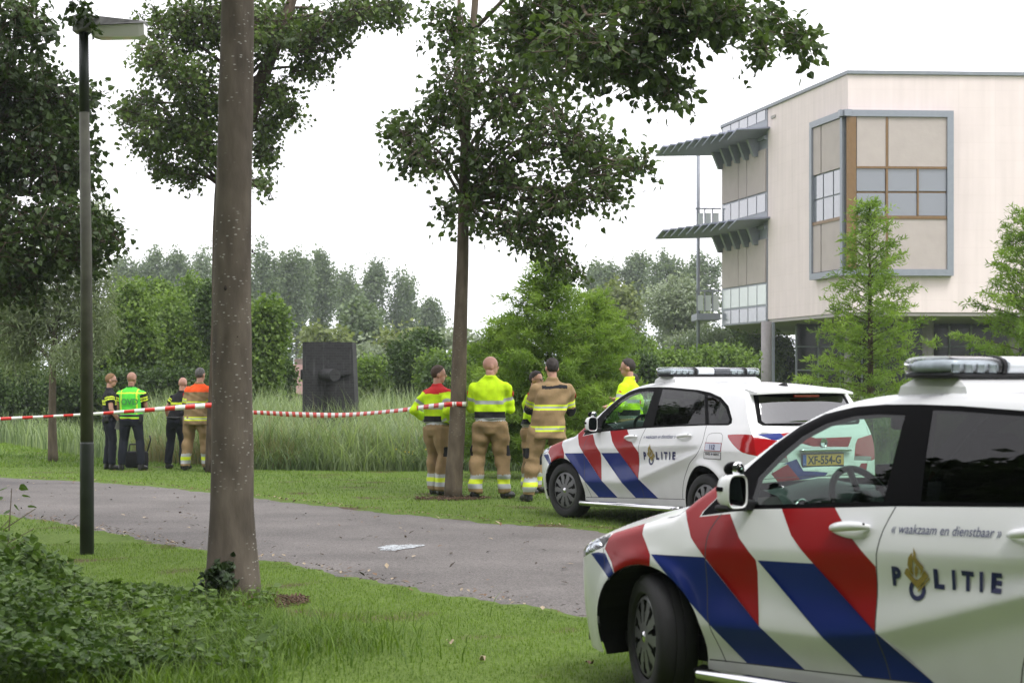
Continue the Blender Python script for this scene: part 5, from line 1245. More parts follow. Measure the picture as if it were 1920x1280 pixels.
def rp_(px0, px1, py0, py1, m_, nm, o=.20): fbox(nm, dr, nr, sr(px0), sr(px1), zr_(px0, py1), zr_(px0, py0), .125, o, m_, cw)
for a in ((1604, 1658), (1663, 1775)):
    rp_(a[0], a[1], 219, 313, BLIND, 'blind', .19); rp_(a[0], a[1], 411, 505, BLIND, 'blind', .19)
for a in ((1604, 1657), (1662, 1716), (1720, 1775)):
    for q in ((317, 359), (363, 405)): rp_(a[0], a[1], q[0], q[1], PANE, 'pane', .16)
rp_(1603, 1776, 405, 411, BR, 'transom', .22); rp_(1603, 1776, 313, 317, BR, 'transom', .22); rp_(1658, 1662, 219, 505, BR, 'mullion', .21); rp_(1716.5, 1719.5, 318, 404, BR, 'mullion', .21)
def lp_(px0, px1, py0, py1, m_, nm, o=.20): a, b = sorted((sl(px0), sl(px1))); fbox(nm, dl, nl, a, b, zl(1560, py1), zl(1560, py0), .125, o, m_, cw)
for a in ((1529, 1548), (1550, 1585)): lp_(a[0], a[1], 232, 322, BLIND, 'blind', .19); lp_(a[0], a[1], 418, 508, BLIND, 'blind', .19)
for a in ((1531, 1551), (1553, 1570), (1572, 1585)):
    for q in ((325, 368), (371, 412)): lp_(a[0], a[1], q[0], q[1], PANE, 'pane', .16)
lp_(1528, 1586, 412, 418, BR, 'transom', .22)
# open ground floor: columns and the recessed glass front
for x_, y_, r_ in ((W(1437, 0, 68.5)[0], 68.5, .20), (W(1740, 0, 65)[0], 65., .20), (W(1590, 0, 66)[0], 66., .14), (W(1900, 0, 65)[0], 65., .2), (27., 66., .2)):
    MB().tube([(x_ - C0[0], y_ - C0[1], -.3), (x_ - C0[0], y_ - C0[1], ZS - .003)], r_, 20).build('column', COLM, bd, True)
gy = 71.0; x0, x1 = W(1494, 0, gy)[0], 30.0
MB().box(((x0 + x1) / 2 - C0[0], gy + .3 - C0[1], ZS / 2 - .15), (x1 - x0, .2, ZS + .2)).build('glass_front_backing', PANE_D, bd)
npn = 22; wx = (x1 - x0) / npn
for i in range(npn):
    for j in range(4): MB().box((x0 + (i + .5) * wx - C0[0], gy + .17 - C0[1], (j + .5) * ZS / 4), (wx - .06, .03, ZS / 4 - .05)).build('front_pane', PANE_D, bd)
    MB().box((x0 + i * wx - C0[0], gy + .12 - C0[1], ZS / 2 - .1), (.06, .10, ZS)).build('mullion', GM, bd)
for j in range(1, 4): MB().box(((x0 + x1) / 2 - C0[0], gy + .135 - C0[1], j * ZS / 4), (x1 - x0, .07, .05)).build('transom', GM, bd)
MB().box((W(1450, 0, 69.5)[0] - C0[0], 69.5 - C0[1], ZS / 2), (.10, .10, ZS)).build('down_pipe', GM, bd)

# ------------------------------------------------------------------ lamp post
lpY = 16.5; lx = W(163, 0, lpY)[0]; lamp = empty('lamp_post', (float(lx), lpY, float(gz(lx, lpY))), 0, 'dark green lamp post with an angular white lantern head beside the path', 'lamp post')
PG = mat('dark_green_paint', (.020, .026, .021), .5, noise=.35, nscale=6, bump=.1); PGW = mat('weathered_grey_paint', (.085, .085, .062), .65, noise=.3, nscale=7, bump=.15); LMH = mat('weathered_lamp_cover', (.17, .17, .165), .6, noise=.5, nscale=9); LMG = mat('milky_lamp_glass', (.62, .62, .58), .2, coat=.6)
k = lpY / FPX; zt = CH - (62 - HY) * k
pole = [(0, 0, -.2), (0, 0, 1.0), (-.006, 0, zt * .55), (-.030, 0, zt)]
MB().tube(pole[:2] + [(-.0, 0, 1.02)], [.064, .062, .060], 20).build('pole_base', PG, lamp, True)
MB().tube([(0, 0, 1.015), (-.006, 0, zt * .55), (-.024, 0, zt * .85)], [.059, .052, .045], 20).build('pole', PGW, lamp, True)
MB().tube([(-.024, 0, zt * .85 - .01), (-.030, 0, zt)], [.047, .044], 20).build('pole_sleeve', PG, lamp, True)
hx0, hx1 = (140 - 163) * k, (274 - 163) * k; w2 = .13
v = []
for x_, z0, z1, w_ in ((hx0, 62, 32, .09), (hx0 + .05, 62, 30, .12), (hx0 + .22, 52, 34, w2), (hx1, 47, 43, w2 * .8)):
    for yy in (-w_, w_): v += [(x_, yy, CH - (z0 - HY) * k), (x_, yy * .75, CH - (z1 - HY) * k)]
f = []
for i in range(3):
    b = i * 4; f += [(b, b + 4, b + 5, b + 1), (b + 1, b + 5, b + 7, b + 3), (b + 3, b + 7, b + 6, b + 2), (b + 2, b + 6, b + 4, b)]
f += [(0, 1, 3, 2), (12, 14, 15, 13)]
obj('lamp_cover', v, f, LMH, lamp, False)
v = []
for x_, z0, z1, w_ in ((hx0 + .17, 70, 53, .10), (hx0 + .23, 73, 53, .115), (hx1 - .05, 72, 48.5, .10), (hx1 - .005, 68, 47.5, .085)):
    for yy in (-w_, w_): v += [(x_, yy * .8, CH - (z0 - HY) * k), (x_, yy, CH - (z1 - HY) * k)]
f = []
for i in range(3):
    b = i * 4; f += [(b, b + 4, b + 5, b + 1), (b + 3, b + 7, b + 6, b + 2), (b + 2, b + 6, b + 4, b), (b + 1, b + 5, b + 7, b + 3)]
f += [(0, 1, 3, 2), (12, 14, 15, 13)]
obj('lamp_glass', v, f, LMG, lamp, False)

# ------------------------------------------------------------------ dark brick monument in the reeds
mY = 38.0; mk = mY / FPX; mx0 = W(616, 0, mY)[0]; mz = float(gz(mx0, mY)); mon = empty('brick_monument', (float(mx0), mY, mz), 0, 'dark brick monument with a round pipe through it among the reeds', 'monument')
mbk, n_, b_ = new_mat('dark_brick'); b_.inputs['Roughness'].default_value = .8; tc = n_.nodes.new('ShaderNodeTexCoord'); mp = n_.nodes.new('ShaderNodeMapping'); mp.inputs['Rotation'].default_value = (R(90), 0, 0); n_.links.new(tc.outputs['Object'], mp.inputs[0])
br = n_.nodes.new('ShaderNodeTexBrick'); br.inputs['Scale'].default_value = 4.5; br.inputs['Color1'].default_value = (.011, .011, .0125, 1); br.inputs['Color2'].default_value = (.021, .021, .023, 1); br.inputs['Mortar'].default_value = (.030, .030, .030, 1); br.inputs['Mortar Size'].default_value = .012; n_.links.new(mp.outputs[0], br.inputs['Vector'])
nz = n_.nodes.new('ShaderNodeTexNoise'); nz.inputs['Scale'].default_value = 3; nz.inputs['Detail'].default_value = 8; mp2 = n_.nodes.new('ShaderNodeMapping'); mp2.inputs['Scale'].default_value = (5, 5, .5); n_.links.new(tc.outputs['Object'], mp2.inputs[0]); n_.links.new(mp2.outputs[0], nz.inputs['Vector'])
q_ = n_.nodes.new('ShaderNodeMapRange'); q_.inputs[1].default_value = .60; q_.inputs[2].default_value = .75; n_.links.new(nz.outputs['Fac'], q_.inputs[0]); mx = n_.nodes.new('ShaderNodeMix'); mx.data_type = 'RGBA'; n_.links.new(q_.outputs[0], mx.inputs[0]); n_.links.new(br.outputs[0], mx.inputs[6]); mx.inputs[7].default_value = (.060, .060, .060, 1); n_.links.new(mx.outputs[2], b_.inputs['Base Color'])
bp = n_.nodes.new('ShaderNodeBump'); bp.inputs['Strength'].default_value = .5; bp.inputs['Distance'].default_value = .01; n_.links.new(br.outputs['Fac'], bp.inputs['Height']); bp.invert = True; n_.links.new(bp.outputs[0], b_.inputs['Normal'])
xl, xr, xrb = (567 - 616) * mk, (660 - 616) * mk, (671 - 616) * mk; zt = CH - (641 - HY) * mk - mz
prof = lambda r_: [(xl + .10 - .10 * math.cos(t), -.10 * math.sin(t)) for t in np.linspace(0, math.pi / 2, 8)] + [(r_, 0.03), (r_ + .02, .75), (xl + .02, .75)]
a_, b2 = prof(xrb), prof(xr); n = len(a_)
obj('tower', [(p[0], p[1], 0) for p in a_] + [(p[0], p[1] + .02, zt) for p in b2], [tuple(range(n))[::-1], tuple(range(n, 2 * n))] + [(i, (i + 1) % n, n + (i + 1) % n, n + i) for i in range(n)], mbk, mon, False).data.set_sharp_from_angle(angle=R(40))
pzc = CH - (702 - HY) * mk - mz; px_ = (603 - 616) * mk
MB().tube([(px_ - .05, .15, pzc), (px_ + .32, -.42, pzc - .01)], .125, 24).build('pipe', mbk, mon, True, sharp=40)
MB().tube([(xl - .07, .30, pzc), (xl + .2, .36, pzc)], .11, 24).build('pipe', mbk, mon, True, sharp=40)
MB().prism([(px_ + .25, -.08, pzc + .07), (xr - .02, -.03, pzc + .02), (px_ + .25, -.08, pzc - .05)], (0, .2, 0)).build('wedge', mbk, mon)

# ------------------------------------------------------------------ trees
KT = R(0)
# big near trunk; its crown is above the picture
nY = 13.3; nb = W(436, 1125, nY); nb[2] = 0
tp = [W(438, 1140, nY), W(436, 1060, nY), W(434, 950, nY), W(435, 700, nY), W(438, 430, nY), W(443, 100, nY), W(450, -250, nY), W(452, -560, nY)]
tr_ = np.array([46, 39, 36, 35, 33.5, 29, 26, 20]) * nY / FPX; tr_[0] *= 1.22
near_tree = tree('plane_tree', 'thick grey trunk with pale flecks on the near lawn before the lamp post', nb, tp, list(tr_), BK['grey'], [((nb[0] - 1.6, nY - .6, 8.6), (1.9, 1.9, 1.1)), ((nb[0] + 1.8, nY - .8, 9.0), (1.9, 1.8, 1.2)), ((nb[0], nY + 1.2, 9.4), (2.0, 1.8, 1.2)), ((nb[0], nY - 2.4, 8.8), (2.1, 1.6, 1.0))], 5200, .15, LF['maple'], LEAF_R, fork=6.0, clump=.5)
# wound and scar on its bark
SC = mat('dark_scar', (.022, .015, .011), .95, noise=.4, nscale=30, bump=.6, bscale=40)
for px, py, rx, ry in ((468, 1062, .022, .07), (440, 540, .035, .06), (443, 630, .05, .02), (470, 470, .02, .03)):
    c = W(px, py, nY) - nb; r_ = 34.5 * nY / FPX; c[1] = -math.sqrt(max(1e-4, r_ ** 2 - (c[0] - (436 - 436) * nY / FPX) ** 2)) * .985
    s_ = MB()
    for q in range(6): s_.sphere((c[0] + rng.normal() * rx * .6, c[1] + .004, c[2] + rng.normal() * ry * .6), (rx * rng.uniform(.25, .6), .010, ry * rng.uniform(.2, .55)), 10, 7)
    v_, f_, n_ = voxel(s_, .006, 2); obj('bark_scar', v_, f_, SC, near_tree, True)
# lime with the tape round it
lY = 23.9; lb = W(849, 936, lY); lb[2] = 0
tp = [W(849, 945, lY), W(852, 880, lY), W(857, 800, lY), W(862, 650, lY), W(867, 500, lY), W(870, 330, lY), W(876, 200, lY), W(885, 80, lY), W(891, 0, lY), W(900, -160, lY)]
tr_ = np.array([18, 15, 13.5, 12, 11, 10, 8.5, 6.5, 5.5, 4]) * lY / FPX
bl = [B_(*q, Y=lY + random.uniform(-.9, .9), rd=.55) for q in ((765, 265, 48, 48), (800, 300, 50, 34), (820, 220, 40, 40), (862, 150, 60, 75), (850, 60, 55, 55), (950, 200, 80, 75), (1050, 250, 95, 70), (1120, 300, 70, 48), (1185, 312, 45, 20), (955, 330, 90, 55), (1040, 370, 80, 45), (1120, 370, 55, 32), (900, 290, 50, 40), (845, 395, 18, 26), (960, 425, 55, 28), (1015, 455, 48, 24), (1055, 490, 22, 20), (1080, 515, 14, 14), (1000, 110, 95, 75), (890, 400, 30, 30))]
lime = tree('lime_tree', 'slender lime tree with barrier tape tied round its trunk', lb, tp, list(tr_), BK['pale'], bl, 9000, .082, LF['lime'], LEAF_R, fork=3.9, clump=.20, per=11, twigs=BK['pale'])
bl2 = [B_(*q, Y=19.0 + random.uniform(-.8, .8), rd=.5) for q in ((1000, 60, 90, 55), (1110, 90, 110, 65), (1100, 10, 160, 40), (1200, 120, 75, 55), (1260, 60, 80, 50), (1270, 5, 130, 35), (1370, 35, 70, 35), (1445, 45, 45, 20), (1425, 100, 14, 26), (1490, 70, 25, 16), (1512, 90, 14, 12), (1255, 175, 30, 30))]
bl2 = [(c - lb, r) for c, r in bl2]
foliage('crown', bl2, 6000, .088, LF['lime'], lime, LEAF_R, clump=.20, per=11, twigs=BK['pale'])
mb = MB(); limb(mb, W(885, 60, lY) - lb, W(1100, 30, 19.) - lb, .028, .02, .05); limb(mb, W(1100, 30, 19.) - lb, W(1500, 72, 19.) - lb, .02, .005, .06); limb(mb, W(1060, 40, 19.3) - lb, W(1240, 150, 19.) - lb, .022, .006, .04); mb.build('limb', BK['pale'], lime, True)
mb = MB(); mb.tube([W(866, 250, lY) - lb, W(860, 150, lY) - lb, W(861, -60, lY) - lb], [.045, .032, .02], 8); mb.build('limb', BK['pale'], lime, True)
mb = MB(); mb.tube([W(855, 140, lY) - lb, W(822, 140, lY) - lb, W(785, 190, lY) - lb], [.012, .009, .003], 6); mb.tube([W(835, 138, lY) - lb, W(812, 165, lY) - lb, W(796, 190, lY) - lb], [.009, .006, .003], 6); mb.build('twig', BK['pale'], lime, True)
# oak
oY = 32.0; ob = W(410, 880, oY); ob[2] = gz(ob[0], oY)
tp = [W(409, 890, oY), W(410, 800, oY), W(414, 600, oY), W(418, 400, oY), W(425, 300, oY), W(440, 200, oY), W(455, 60, oY), W(470, -150, oY)]
tr_ = np.array([24, 20, 18, 17, 16, 14, 11, 7]) * oY / FPX
bl = [B_(*q, Y=oY + random.uniform(-1.2, 1.2), rd=.9) for q in ((330, 60, 70, 50), (295, 115, 45, 32), (365, 150, 55, 42), (325, 240, 70, 40), (285, 275, 38, 24), (245, 215, 28, 18), (375, 275, 50, 40), (310, 318, 30, 16), (400, 40, 70, 55), (380, 200, 40, 30), (270, 190, 30, 14), (530, 50, 70, 50), (595, 70, 60, 45), (585, 125, 38, 20), (520, 175, 35, 32), (545, 210, 16, 16), (500, 235, 35, 26), (490, 345, 9, 26), (500, 285, 24, 24), (675, 22, 55, 28), (735, 18, 45, 22), (650, 40, 18, 20), (480, 60, 50, 60), (345, 330, 30, 14))]
oak = tree('oak_tree', 'oak tree with lobed leaves standing behind the thick near trunk', ob, tp, list(tr_), BK['brown'], bl, 19000, .092, LF['oak'], LEAF_D, fork=5.0, clump=.22, per=12, twigs=BK['brown'])
mb = MB(); mb.tube([W(455, 260, oY) - ob, W(490, 150, oY) - ob, W(528, 60, oY) - ob, W(560, -40, oY) - ob], [.15, .12, .10, .08], 10); mb.build('limb', BK['brown'], oak, True)
# dark maple hanging in from the left
aY = 25.0; ab = W(-190, 0, aY); ab[2] = 0
bl = [B_(*q, Y=aY + random.uniform(-1.0, 1.0), rd=.7) for q in ((35, 50, 60, 60), (15, 150, 100, 80), (85, 195, 80, 60), (60, 300, 110, 75), (125, 330, 60, 50), (75, 420, 100, 60), (165, 425, 40, 30), (190, 450, 34, 18), (55, 505, 80, 34), (25, 545, 50, 20), (140, 245, 35, 30), (160, 190, 18, 20), (-60, 250, 120, 200), (150, 480, 40, 18), (-60, 460, 120, 90))]
maple = tree('maple_tree', 'dark leafy maple crown reaching over the lamp post', ab, [(ab[0], aY, -.1), (ab[0], aY, 2.5), (ab[0] + .1, aY, 6), (ab[0] + .1, aY, 9)], [.22, .18, .15, .08], BK['brown'], bl, 15000, .092, LF['maple'], LEAF_R, fork=1.8, clump=.24, per=12, twigs=BK['brown'])
foliage('crown', [(c - ab, r) for c, r in [B_(*q, Y=16.3, rd=.1) for q in ((150, 10, 22, 9), (170, 32, 10, 9), (135, 36, 14, 5), (176, 55, 5, 8))]], 130, .06, LF['maple'], maple, LEAF_R, clump=.05, per=5)
mb = MB(); limb(mb, W(90, -60, 17.5) - ab, W(172, 20, 16.3) - ab, .014, .004, .02, 6); limb(mb, W(172, 20, 16.3) - ab, W(180, 60, 16.3) - ab, .004, .002, .02, 5); limb(mb, W(140, -5, 16.3) - ab, W(118, 38, 16.3) - ab, .004, .002, .02, 5); mb.build('twig', BK['brown'], maple, True)
# young willow with a bare stem
wY = 36.0; wb = W(100, 860, wY); wb[2] = gz(wb[0], wY)
tp = [W(100, 870, wY), W(98, 800, wY), W(99, 700, wY), W(104, 600, wY), W(112, 500, wY)]
bl = [B_(*q, Y=wY + random.uniform(-.6, .6), rd=.8) for q in ((70, 560, 80, 70), (130, 600, 70, 70), (40, 650, 50, 60), (165, 530, 45, 90), (110, 470, 60, 60), (180, 420, 28, 50), (20, 590, 60, 70), (130, 670, 50, 30), (185, 610, 30, 60))]
tree('willow_tree', 'young grey green willow with a slim bare stem left of the officers', wb, tp, [.11, .075, .065, .05, .03], BK['pale'], bl, 26000, .13, LF['willow'], LEAF_N, fork=1.9, clump=.22, per=14, bias=.5)

def feather(name, label, px, Y, top, half, base_z=None, n=75, m_='cypress', sc_=1.0, open_=1.0):
    """young feathery conifer: tiers of rising branches carrying sprays of fine leaflets"""
    b = W(px, 0, Y); b[2] = gz(b[0], Y) if base_z is None else base_z; Hh = CH - (top - HY) * Y / FPX - b[2]; Wd = half * Y / FPX
    root = empty(name, tuple(map(float, b)), 0, label, 'tree', 'feathery young conifers on the bank'); mb = MB(); trunk_mesh(mb, [(0, 0, -.1), (.02, 0, Hh * .4), (0, .02, Hh * .97)], [.075, .05, .008], 12, .02, int(px)); mb.build('trunk', BK['brown'], root, True)
    PP, DD, TT = [], [], []; lm = MB()
    for i in range(n):
        t = (i + rng.uniform(0, 1)) / n; z = Hh * (.10 + .88 * t); ln = 1.55 * Wd * (1.03 - t) ** .8 * min(1, .45 + 2.2 * t) * rng.uniform(.55, 1.12) + .08; a = i * 2.399 + rng.normal() * .3; d = np.array([math.cos(a), math.sin(a), .22 + .5 * t]); d /= np.linalg.norm(d)
        p0 = np.array([0, 0, z]); p1 = p0 + d * ln + [0, 0, -.12 * ln * ln]; lm.tube([p0, (p0 + p1) / 2 + [0, 0, .03], p1], [.011, .007, .003], 5); ct = rng.uniform(0, 1)
        m = int(26 * ln / .8 * sc_) + 6; tt_ = rng.uniform(.15, 1.05, m)
        for q in tt_:
            c = p0 + (p1 - p0) * q; sd = rng.normal(size=3) * [1, 1, .35]; sd /= np.linalg.norm(sd); L2 = rng.uniform(.12, .30) * (1.15 - .5 * q); kk = 9
            w = np.linspace(.1, 1, kk)[:, None]; P = c + (d * .5 + sd) * L2 * w + [0, 0, -.05] * w ** 2
            s2 = rng.normal(size=(kk, 3)) * .8 + d * .5 + sd * .6; PP.append(P); DD.append(s2); TT.append(np.full(kk, .6 * ct + .4 * rng.uniform(0, 1)))
    lm.build('branches', BK['brown'], root, True, kind='stuff')
    P = np.concatenate(PP); V, F, k_ = leaves(P, np.concatenate(DD), rng.uniform(.06, .12, len(P)), LEAF_N, .8, .4); T = np.concatenate(TT)
    obj('crown', V, F, LF[m_], root, False, vcol=np.repeat(np.stack([T, T, T], 1), k_, axis=0), kind='stuff'); return root
feather('conifer_tree', 'tall feathery conifer rising behind the firefighters', 1028, 29.5, 492, 120, n=110, sc_=1.5)
feather('conifer_tree', 'low feathery conifer beside the bald firefighter', 945, 30.2, 600, 95, n=80, sc_=1.4)
feather('conifer_tree', 'bushy feathery conifer between the tan coat and the police car', 1118, 30.6, 555, 95, n=90, sc_=1.5)
feather('conifer_tree', 'bright green feathery conifer before the corner window of the office building', 1630, 33.0, 372, 108, n=95, sc_=.85)
feather('conifer_tree', 'bright green feathery conifer at the far side of the corner window', 1925, 32.0, 392, 112, n=95, sc_=1.0)

# shrubs, hedge trees and the wood beyond the ditch
def bush(name, label, q, mkey, n, size, grp, Y, tplt=LEAF_D, parts=5, per=10, top_only=False):
    px, py, rx, ry = q; kq = Y / FPX; c = W(px, py, Y); g = float(gz(c[0], Y)); o = np.array([c[0], Y, g]); root = empty(name, tuple(map(float, o)), 0, label, 'shrub' if name == 'shrub' else 'tree', grp)
    mb = MB(); tz = c[2] - g; trunk_mesh(mb, [(0, 0, -.2), (.05, 0, tz * .5), (0, 0, tz + ry * kq * .5)], [max(.05, tz * .022), max(.04, tz * .016), .02], 8, .02, int(px)); mb.build('trunk', BK['brown'], root, True)
    bl = [(np.array([0, 0, tz]), (rx * kq * .72, rx * kq * .72, ry * kq * .72))]
    for i in range(parts):
        d = rng.normal(size=3); d /= np.linalg.norm(d); d[1] = -abs(d[1]) if i % 2 else d[1]
        bl.append((np.array([d[0] * rx * kq * .62, d[1] * rx * kq * .6, tz + d[2] * ry * kq * .62]), tuple(np.array([rx, rx, ry]) * kq * rng.uniform(.32, .48))))
    if tz - ry * kq > .5 and not top_only: bl.append((np.array([0, 0, tz * .42]), (rx * kq * .7, rx * kq * .6, tz * .42)))
    foliage('crown', bl, n, size, LF[mkey], root, tplt, clump=size * 2.0, per=per, bias=.33, tvar=.35); return root
G1, G2, G3 = 'poplars on the skyline', 'shrubs along the ditch', 'trees of the far wood'
lab_ = iter(['hazy skyline poplar rising above the young willow', 'hazy skyline poplar above the officer in the green vest', 'hazy skyline poplar between two others above the gloved officer', 'hazy skyline poplar just left of the thick trunk', 'hazy skyline poplar mostly hidden by the thick trunk'])
for q in ((235, 545, 38, 88), (283, 548, 36, 84), (330, 545, 38, 82), (378, 540, 36, 78), (430, 545, 36, 84)):
    bush('poplar_tree', next(lab_), q, 'poplar', 9500, .28, G1, 190 + random.uniform(-8, 8), parts=9)
lab_ = iter(['broad tall poplar right beside the thick trunk on the skyline', "broad tall poplar on the skyline above the brick monument's left edge", 'narrow tall poplar on the skyline over the brick monument'])
for q in ((500, 545, 44, 96), (556, 548, 44, 92), (603, 565, 30, 90)): bush('poplar_tree', next(lab_), q, 'poplar', 12000, .27, G1, 170 + random.uniform(-6, 6), parts=10)
lab_ = iter(["slim pointed poplar behind the monument's right edge", 'pointed poplar above the round green tree', 'broad leaning poplar sloping down toward the lime tree', 'low end poplar of the row nearest the lime trunk'])
for q in ((655, 555, 24, 80), (702, 560, 34, 80), (762, 580, 42, 80), (808, 605, 28, 46)): bush('poplar_tree', next(lab_), q, 'poplar', 8200, .27, G1, 185 + random.uniform(-6, 6), parts=8)
lab_ = iter(['hazy poplar above the round olive tree', 'hazy poplar between the olive tree and the silvery willow', 'hazy poplar directly above the silvery willow', "hazy poplar behind the building's louvre post", 'hazy poplar mostly hidden by the office building'])
for q in ((1130, 535, 36, 52), (1195, 528, 36, 54), (1255, 522, 42, 54), (1322, 528, 40, 56), (1400, 560, 60, 60)): bush('poplar_tree', next(lab_), q, 'poplar', 7500, .28, G1, 185 + random.uniform(-6, 6), parts=7)
bush('round_tree', 'round green tree behind the top of the brick monument', (680, 612, 48, 50), 'poplar', 3600, .32, G3, 110)
bush('round_tree', 'low pale olive tree just above the brick monument', (612, 640, 48, 28), 'olive', 2200, .30, G3, 105)
bush('round_tree', 'round olive green tree left of the silver willow', (1150, 590, 66, 76), 'olive', 4200, .30, G3, 112)
bush('silver_willow', 'rounded silvery willow beside the building\'s louvre post', (1265, 580, 72, 70), 'silver', 15000, .17, G3, 105, LEAF_D, 10)
bush('silver_willow', 'small silvery willow below the balcony', (1295, 650, 50, 42), 'silver', 7000, .15, G3, 92, LEAF_D)
lab_ = iter(['pale silvery shrub just right of the brick monument', 'pale silvery shrub seen left of the lime trunk', 'pale silvery shrub seen right of the lime trunk', 'olive shrub between two silvery shrubs beyond the reeds'])
for q, m_ in (((690, 662, 62, 26), 'silver'), ((850, 645, 50, 28), 'silver'), ((920, 650, 40, 30), 'silver'), ((760, 640, 50, 34), 'olive')): bush('shrub', next(lab_), q, m_, 1500, .24, G2, 90)
lab_ = iter(['leafy hedge tree behind the officer in the green vest', 'large leafy hedge tree behind the balding gloved officer', 'hedge tree top showing above its neighbours under the poplars', 'leafy hedge tree behind the firefighter with orange shoulders', 'dark hedge tree hidden by the thick trunk', 'leafy hedge tree just right of the thick trunk'])
for q, m_, Y in (((250, 630, 62, 100), 'hedge', 50), ((335, 630, 80, 105), 'hedge', 53), ((300, 575, 52, 60), 'hedge', 62), ((372, 600, 48, 90), 'hedge', 56), ((425, 600, 52, 110), 'hedge2', 50), ((500, 650, 42, 95), 'hedge', 48)):
    bush('hedge_tree', next(lab_), q, m_, 15000, .112, G2, Y, LEAF_D, 8)
lab_ = iter(['dark shrub behind the lawn beyond the lamp post', 'dark shrub behind the willow stem', 'dark shrub behind the sandy haired officer', 'dark shrub between the vest officer and the gloved officer', 'dark shrub behind the orange shouldered firefighter', 'tall grey green willow bush beneath the maple crown'])
for q, m_, Y in (((30, 720, 90, 66), 'hedge2', 50), ((140, 735, 70, 50), 'hedge2', 49), ((235, 735, 60, 40), 'hedge2', 48), ((320, 735, 70, 44), 'hedge2', 48), ((410, 735, 60, 44), 'hedge2', 47), ((20, 600, 70, 110), 'willow', 58)):
    bush('shrub', next(lab_), q, m_, 11000, .10, G2, Y)
lab_ = iter(["dark shrub touching the brick monument's left side", 'green shrub between the thick trunk and the monument', "low green shrub touching the monument's right side", 'light green shrub a little right of the monument', 'tall dark shrub midway between monument and red shouldered firefighter', 'light green shrub behind the red shouldered firefighter', 'light green shrub between the lime trunk and the bald firefighter', 'dark shrub top standing above the others left of the lime', 'dark shrub at the lime trunk above the reeds'])
for q, m_, Y in (((520, 715, 40, 46), 'hedge2', 50), ((470, 720, 40, 50), 'hedge', 49), ((650, 715, 46, 34), 'hedge', 56), ((700, 700, 50, 42), 'hedge', 54), ((762, 685, 46, 66), 'hedge2', 52), ((815, 700, 46, 46), 'hedge', 51), ((880, 690, 60, 52), 'hedge', 50), ((790, 650, 34, 40), 'hedge2', 58), ((835, 720, 40, 40), 'hedge2', 47)):
    bush('shrub', next(lab_), q, m_, 10000, .105, G2, Y)
lab_ = iter(['green shrub behind the dark haired firefighter', 'green shrub right of the dark haired firefighter', "green shrub above the far car's windscreen", 'green shrub below the balcony post', "green shrub behind the far car's light bar", 'green shrub under the building beside its column', 'dark shrub seen beneath the raised building', "dark flowering shrub beside the dark haired firefighter's head", 'hazy shrub below the lower balcony', 'dark shrub behind the column base'])
for q, m_, Y in (((1110, 650, 56, 66), 'hedge', 60), ((1180, 660, 56, 56), 'hedge', 58), ((1240, 690, 56, 46), 'hedge', 56), ((1305, 690, 46, 42), 'hedge', 57), ((1370, 685, 62, 46), 'hedge', 60), ((1430, 670, 60, 56), 'hedge', 80), ((1480, 680, 50, 56), 'hedge2', 82), ((1205, 705, 34, 30), 'hedge2', 50), ((1330, 640, 50, 40), 'poplar', 90), ((1400, 640, 60, 40), 'hedge2', 92)):
    bush('shrub', next(lab_), q, m_, 10000, .112, G2, Y)
bush('shrub', 'mid green shrub filling the hedge gap behind the sandy haired officer', (195, 675, 60, 70), 'hedge2', 12000, .11, G2, 53)
# trees at the photographer's back: they stand in the window reflections
for i, (x, y, h_) in enumerate(((-16, 3, 18), (-13.5, -3, 19), (-10, -7.5, 20), (-5, -10, 21), (0, -11, 21), (5, -10, 21), (9.5, -7, 20), (13, -2, 19), (16, 4, 17), (-20, 12, 17))):
    tree('park_tree', 'broad park tree standing across the lawn facing the police cars', (x, y, 0), [(x, y, -.1), (x + .1, y, h_ * .4), (x, y, h_ * .8)], [.25, .2, .1], BK['brown'], [((x + rng.normal() * .5, y + rng.normal() * .5, h_ * q), (3.4, 2.8, 2.2)) for q in (.08, .19, .30, .41, .52, .64, .76, .88)], 11000, .55, LF['maple'], LEAF_D, 'park trees at the back of the lawn', limbs=False, clump=.8)

# ------------------------------------------------------------------ reeds and tall grass
def scatter(n, x0, x1, y0, y1): return rng.uniform(x0, x1, n), rng.uniform(y0, y1, n)
def reedbed(n, x0, x1, d0, d1, h0, h1, key, bend=(.05, .5), w=.028, name='reeds', label=None):
    X = rng.uniform(x0, x1, n); Y = ip(X, BX, BY) + rng.uniform(d0, d1, n); patch = np.sin(X * 1.7 + 3) * np.sin(Y * 1.1) + .5 * np.sin(X * 4.1 + Y * 2.7)
    h = rng.uniform(h0, h1, n) * (1 + .12 * patch); t = np.clip(.45 + .22 * patch + rng.normal(0, .22, n), 0, 1)
    return blades(name, X, Y, h, np.full(n, w) * rng.uniform(.7, 1.3, n), rng.uniform(*bend, n), LF[key], t, segs=3, label=label, cat='reeds')
reedbed(15000, -6.0, 9.5, .25, 4.2, .85, 1.45, 'reed', (.25, 1.1), .024, 'reeds', 'tall green reeds along the lawn edge behind the tape')
reedbed(16000, -9.0, 9.5, 4.0, 12.5, 1.45, 1.95, 'reed', (.15, .8), .034, 'reeds', 'dense reed bed round the brick monument')
reedbed(7000, -5.2, 9.0, -.15, 1.0, .25, .75, 'reed', (.5, 1.4), .020, 'reeds', 'low arching reed leaves where the lawn meets the reed bed')
reedbed(5200, -16.5, -6.0, .2, 5.5, .55, 1.05, 'reed', (.1, .7), .028, 'reeds', 'tall grass and reeds beyond the young willow')
reedbed(2600, -7.6, -4.0, .2, 1.6, .35, .85, 'dry', (.2, .8), .014, 'dry_grass', 'straw coloured tall grass behind the officers\' legs')
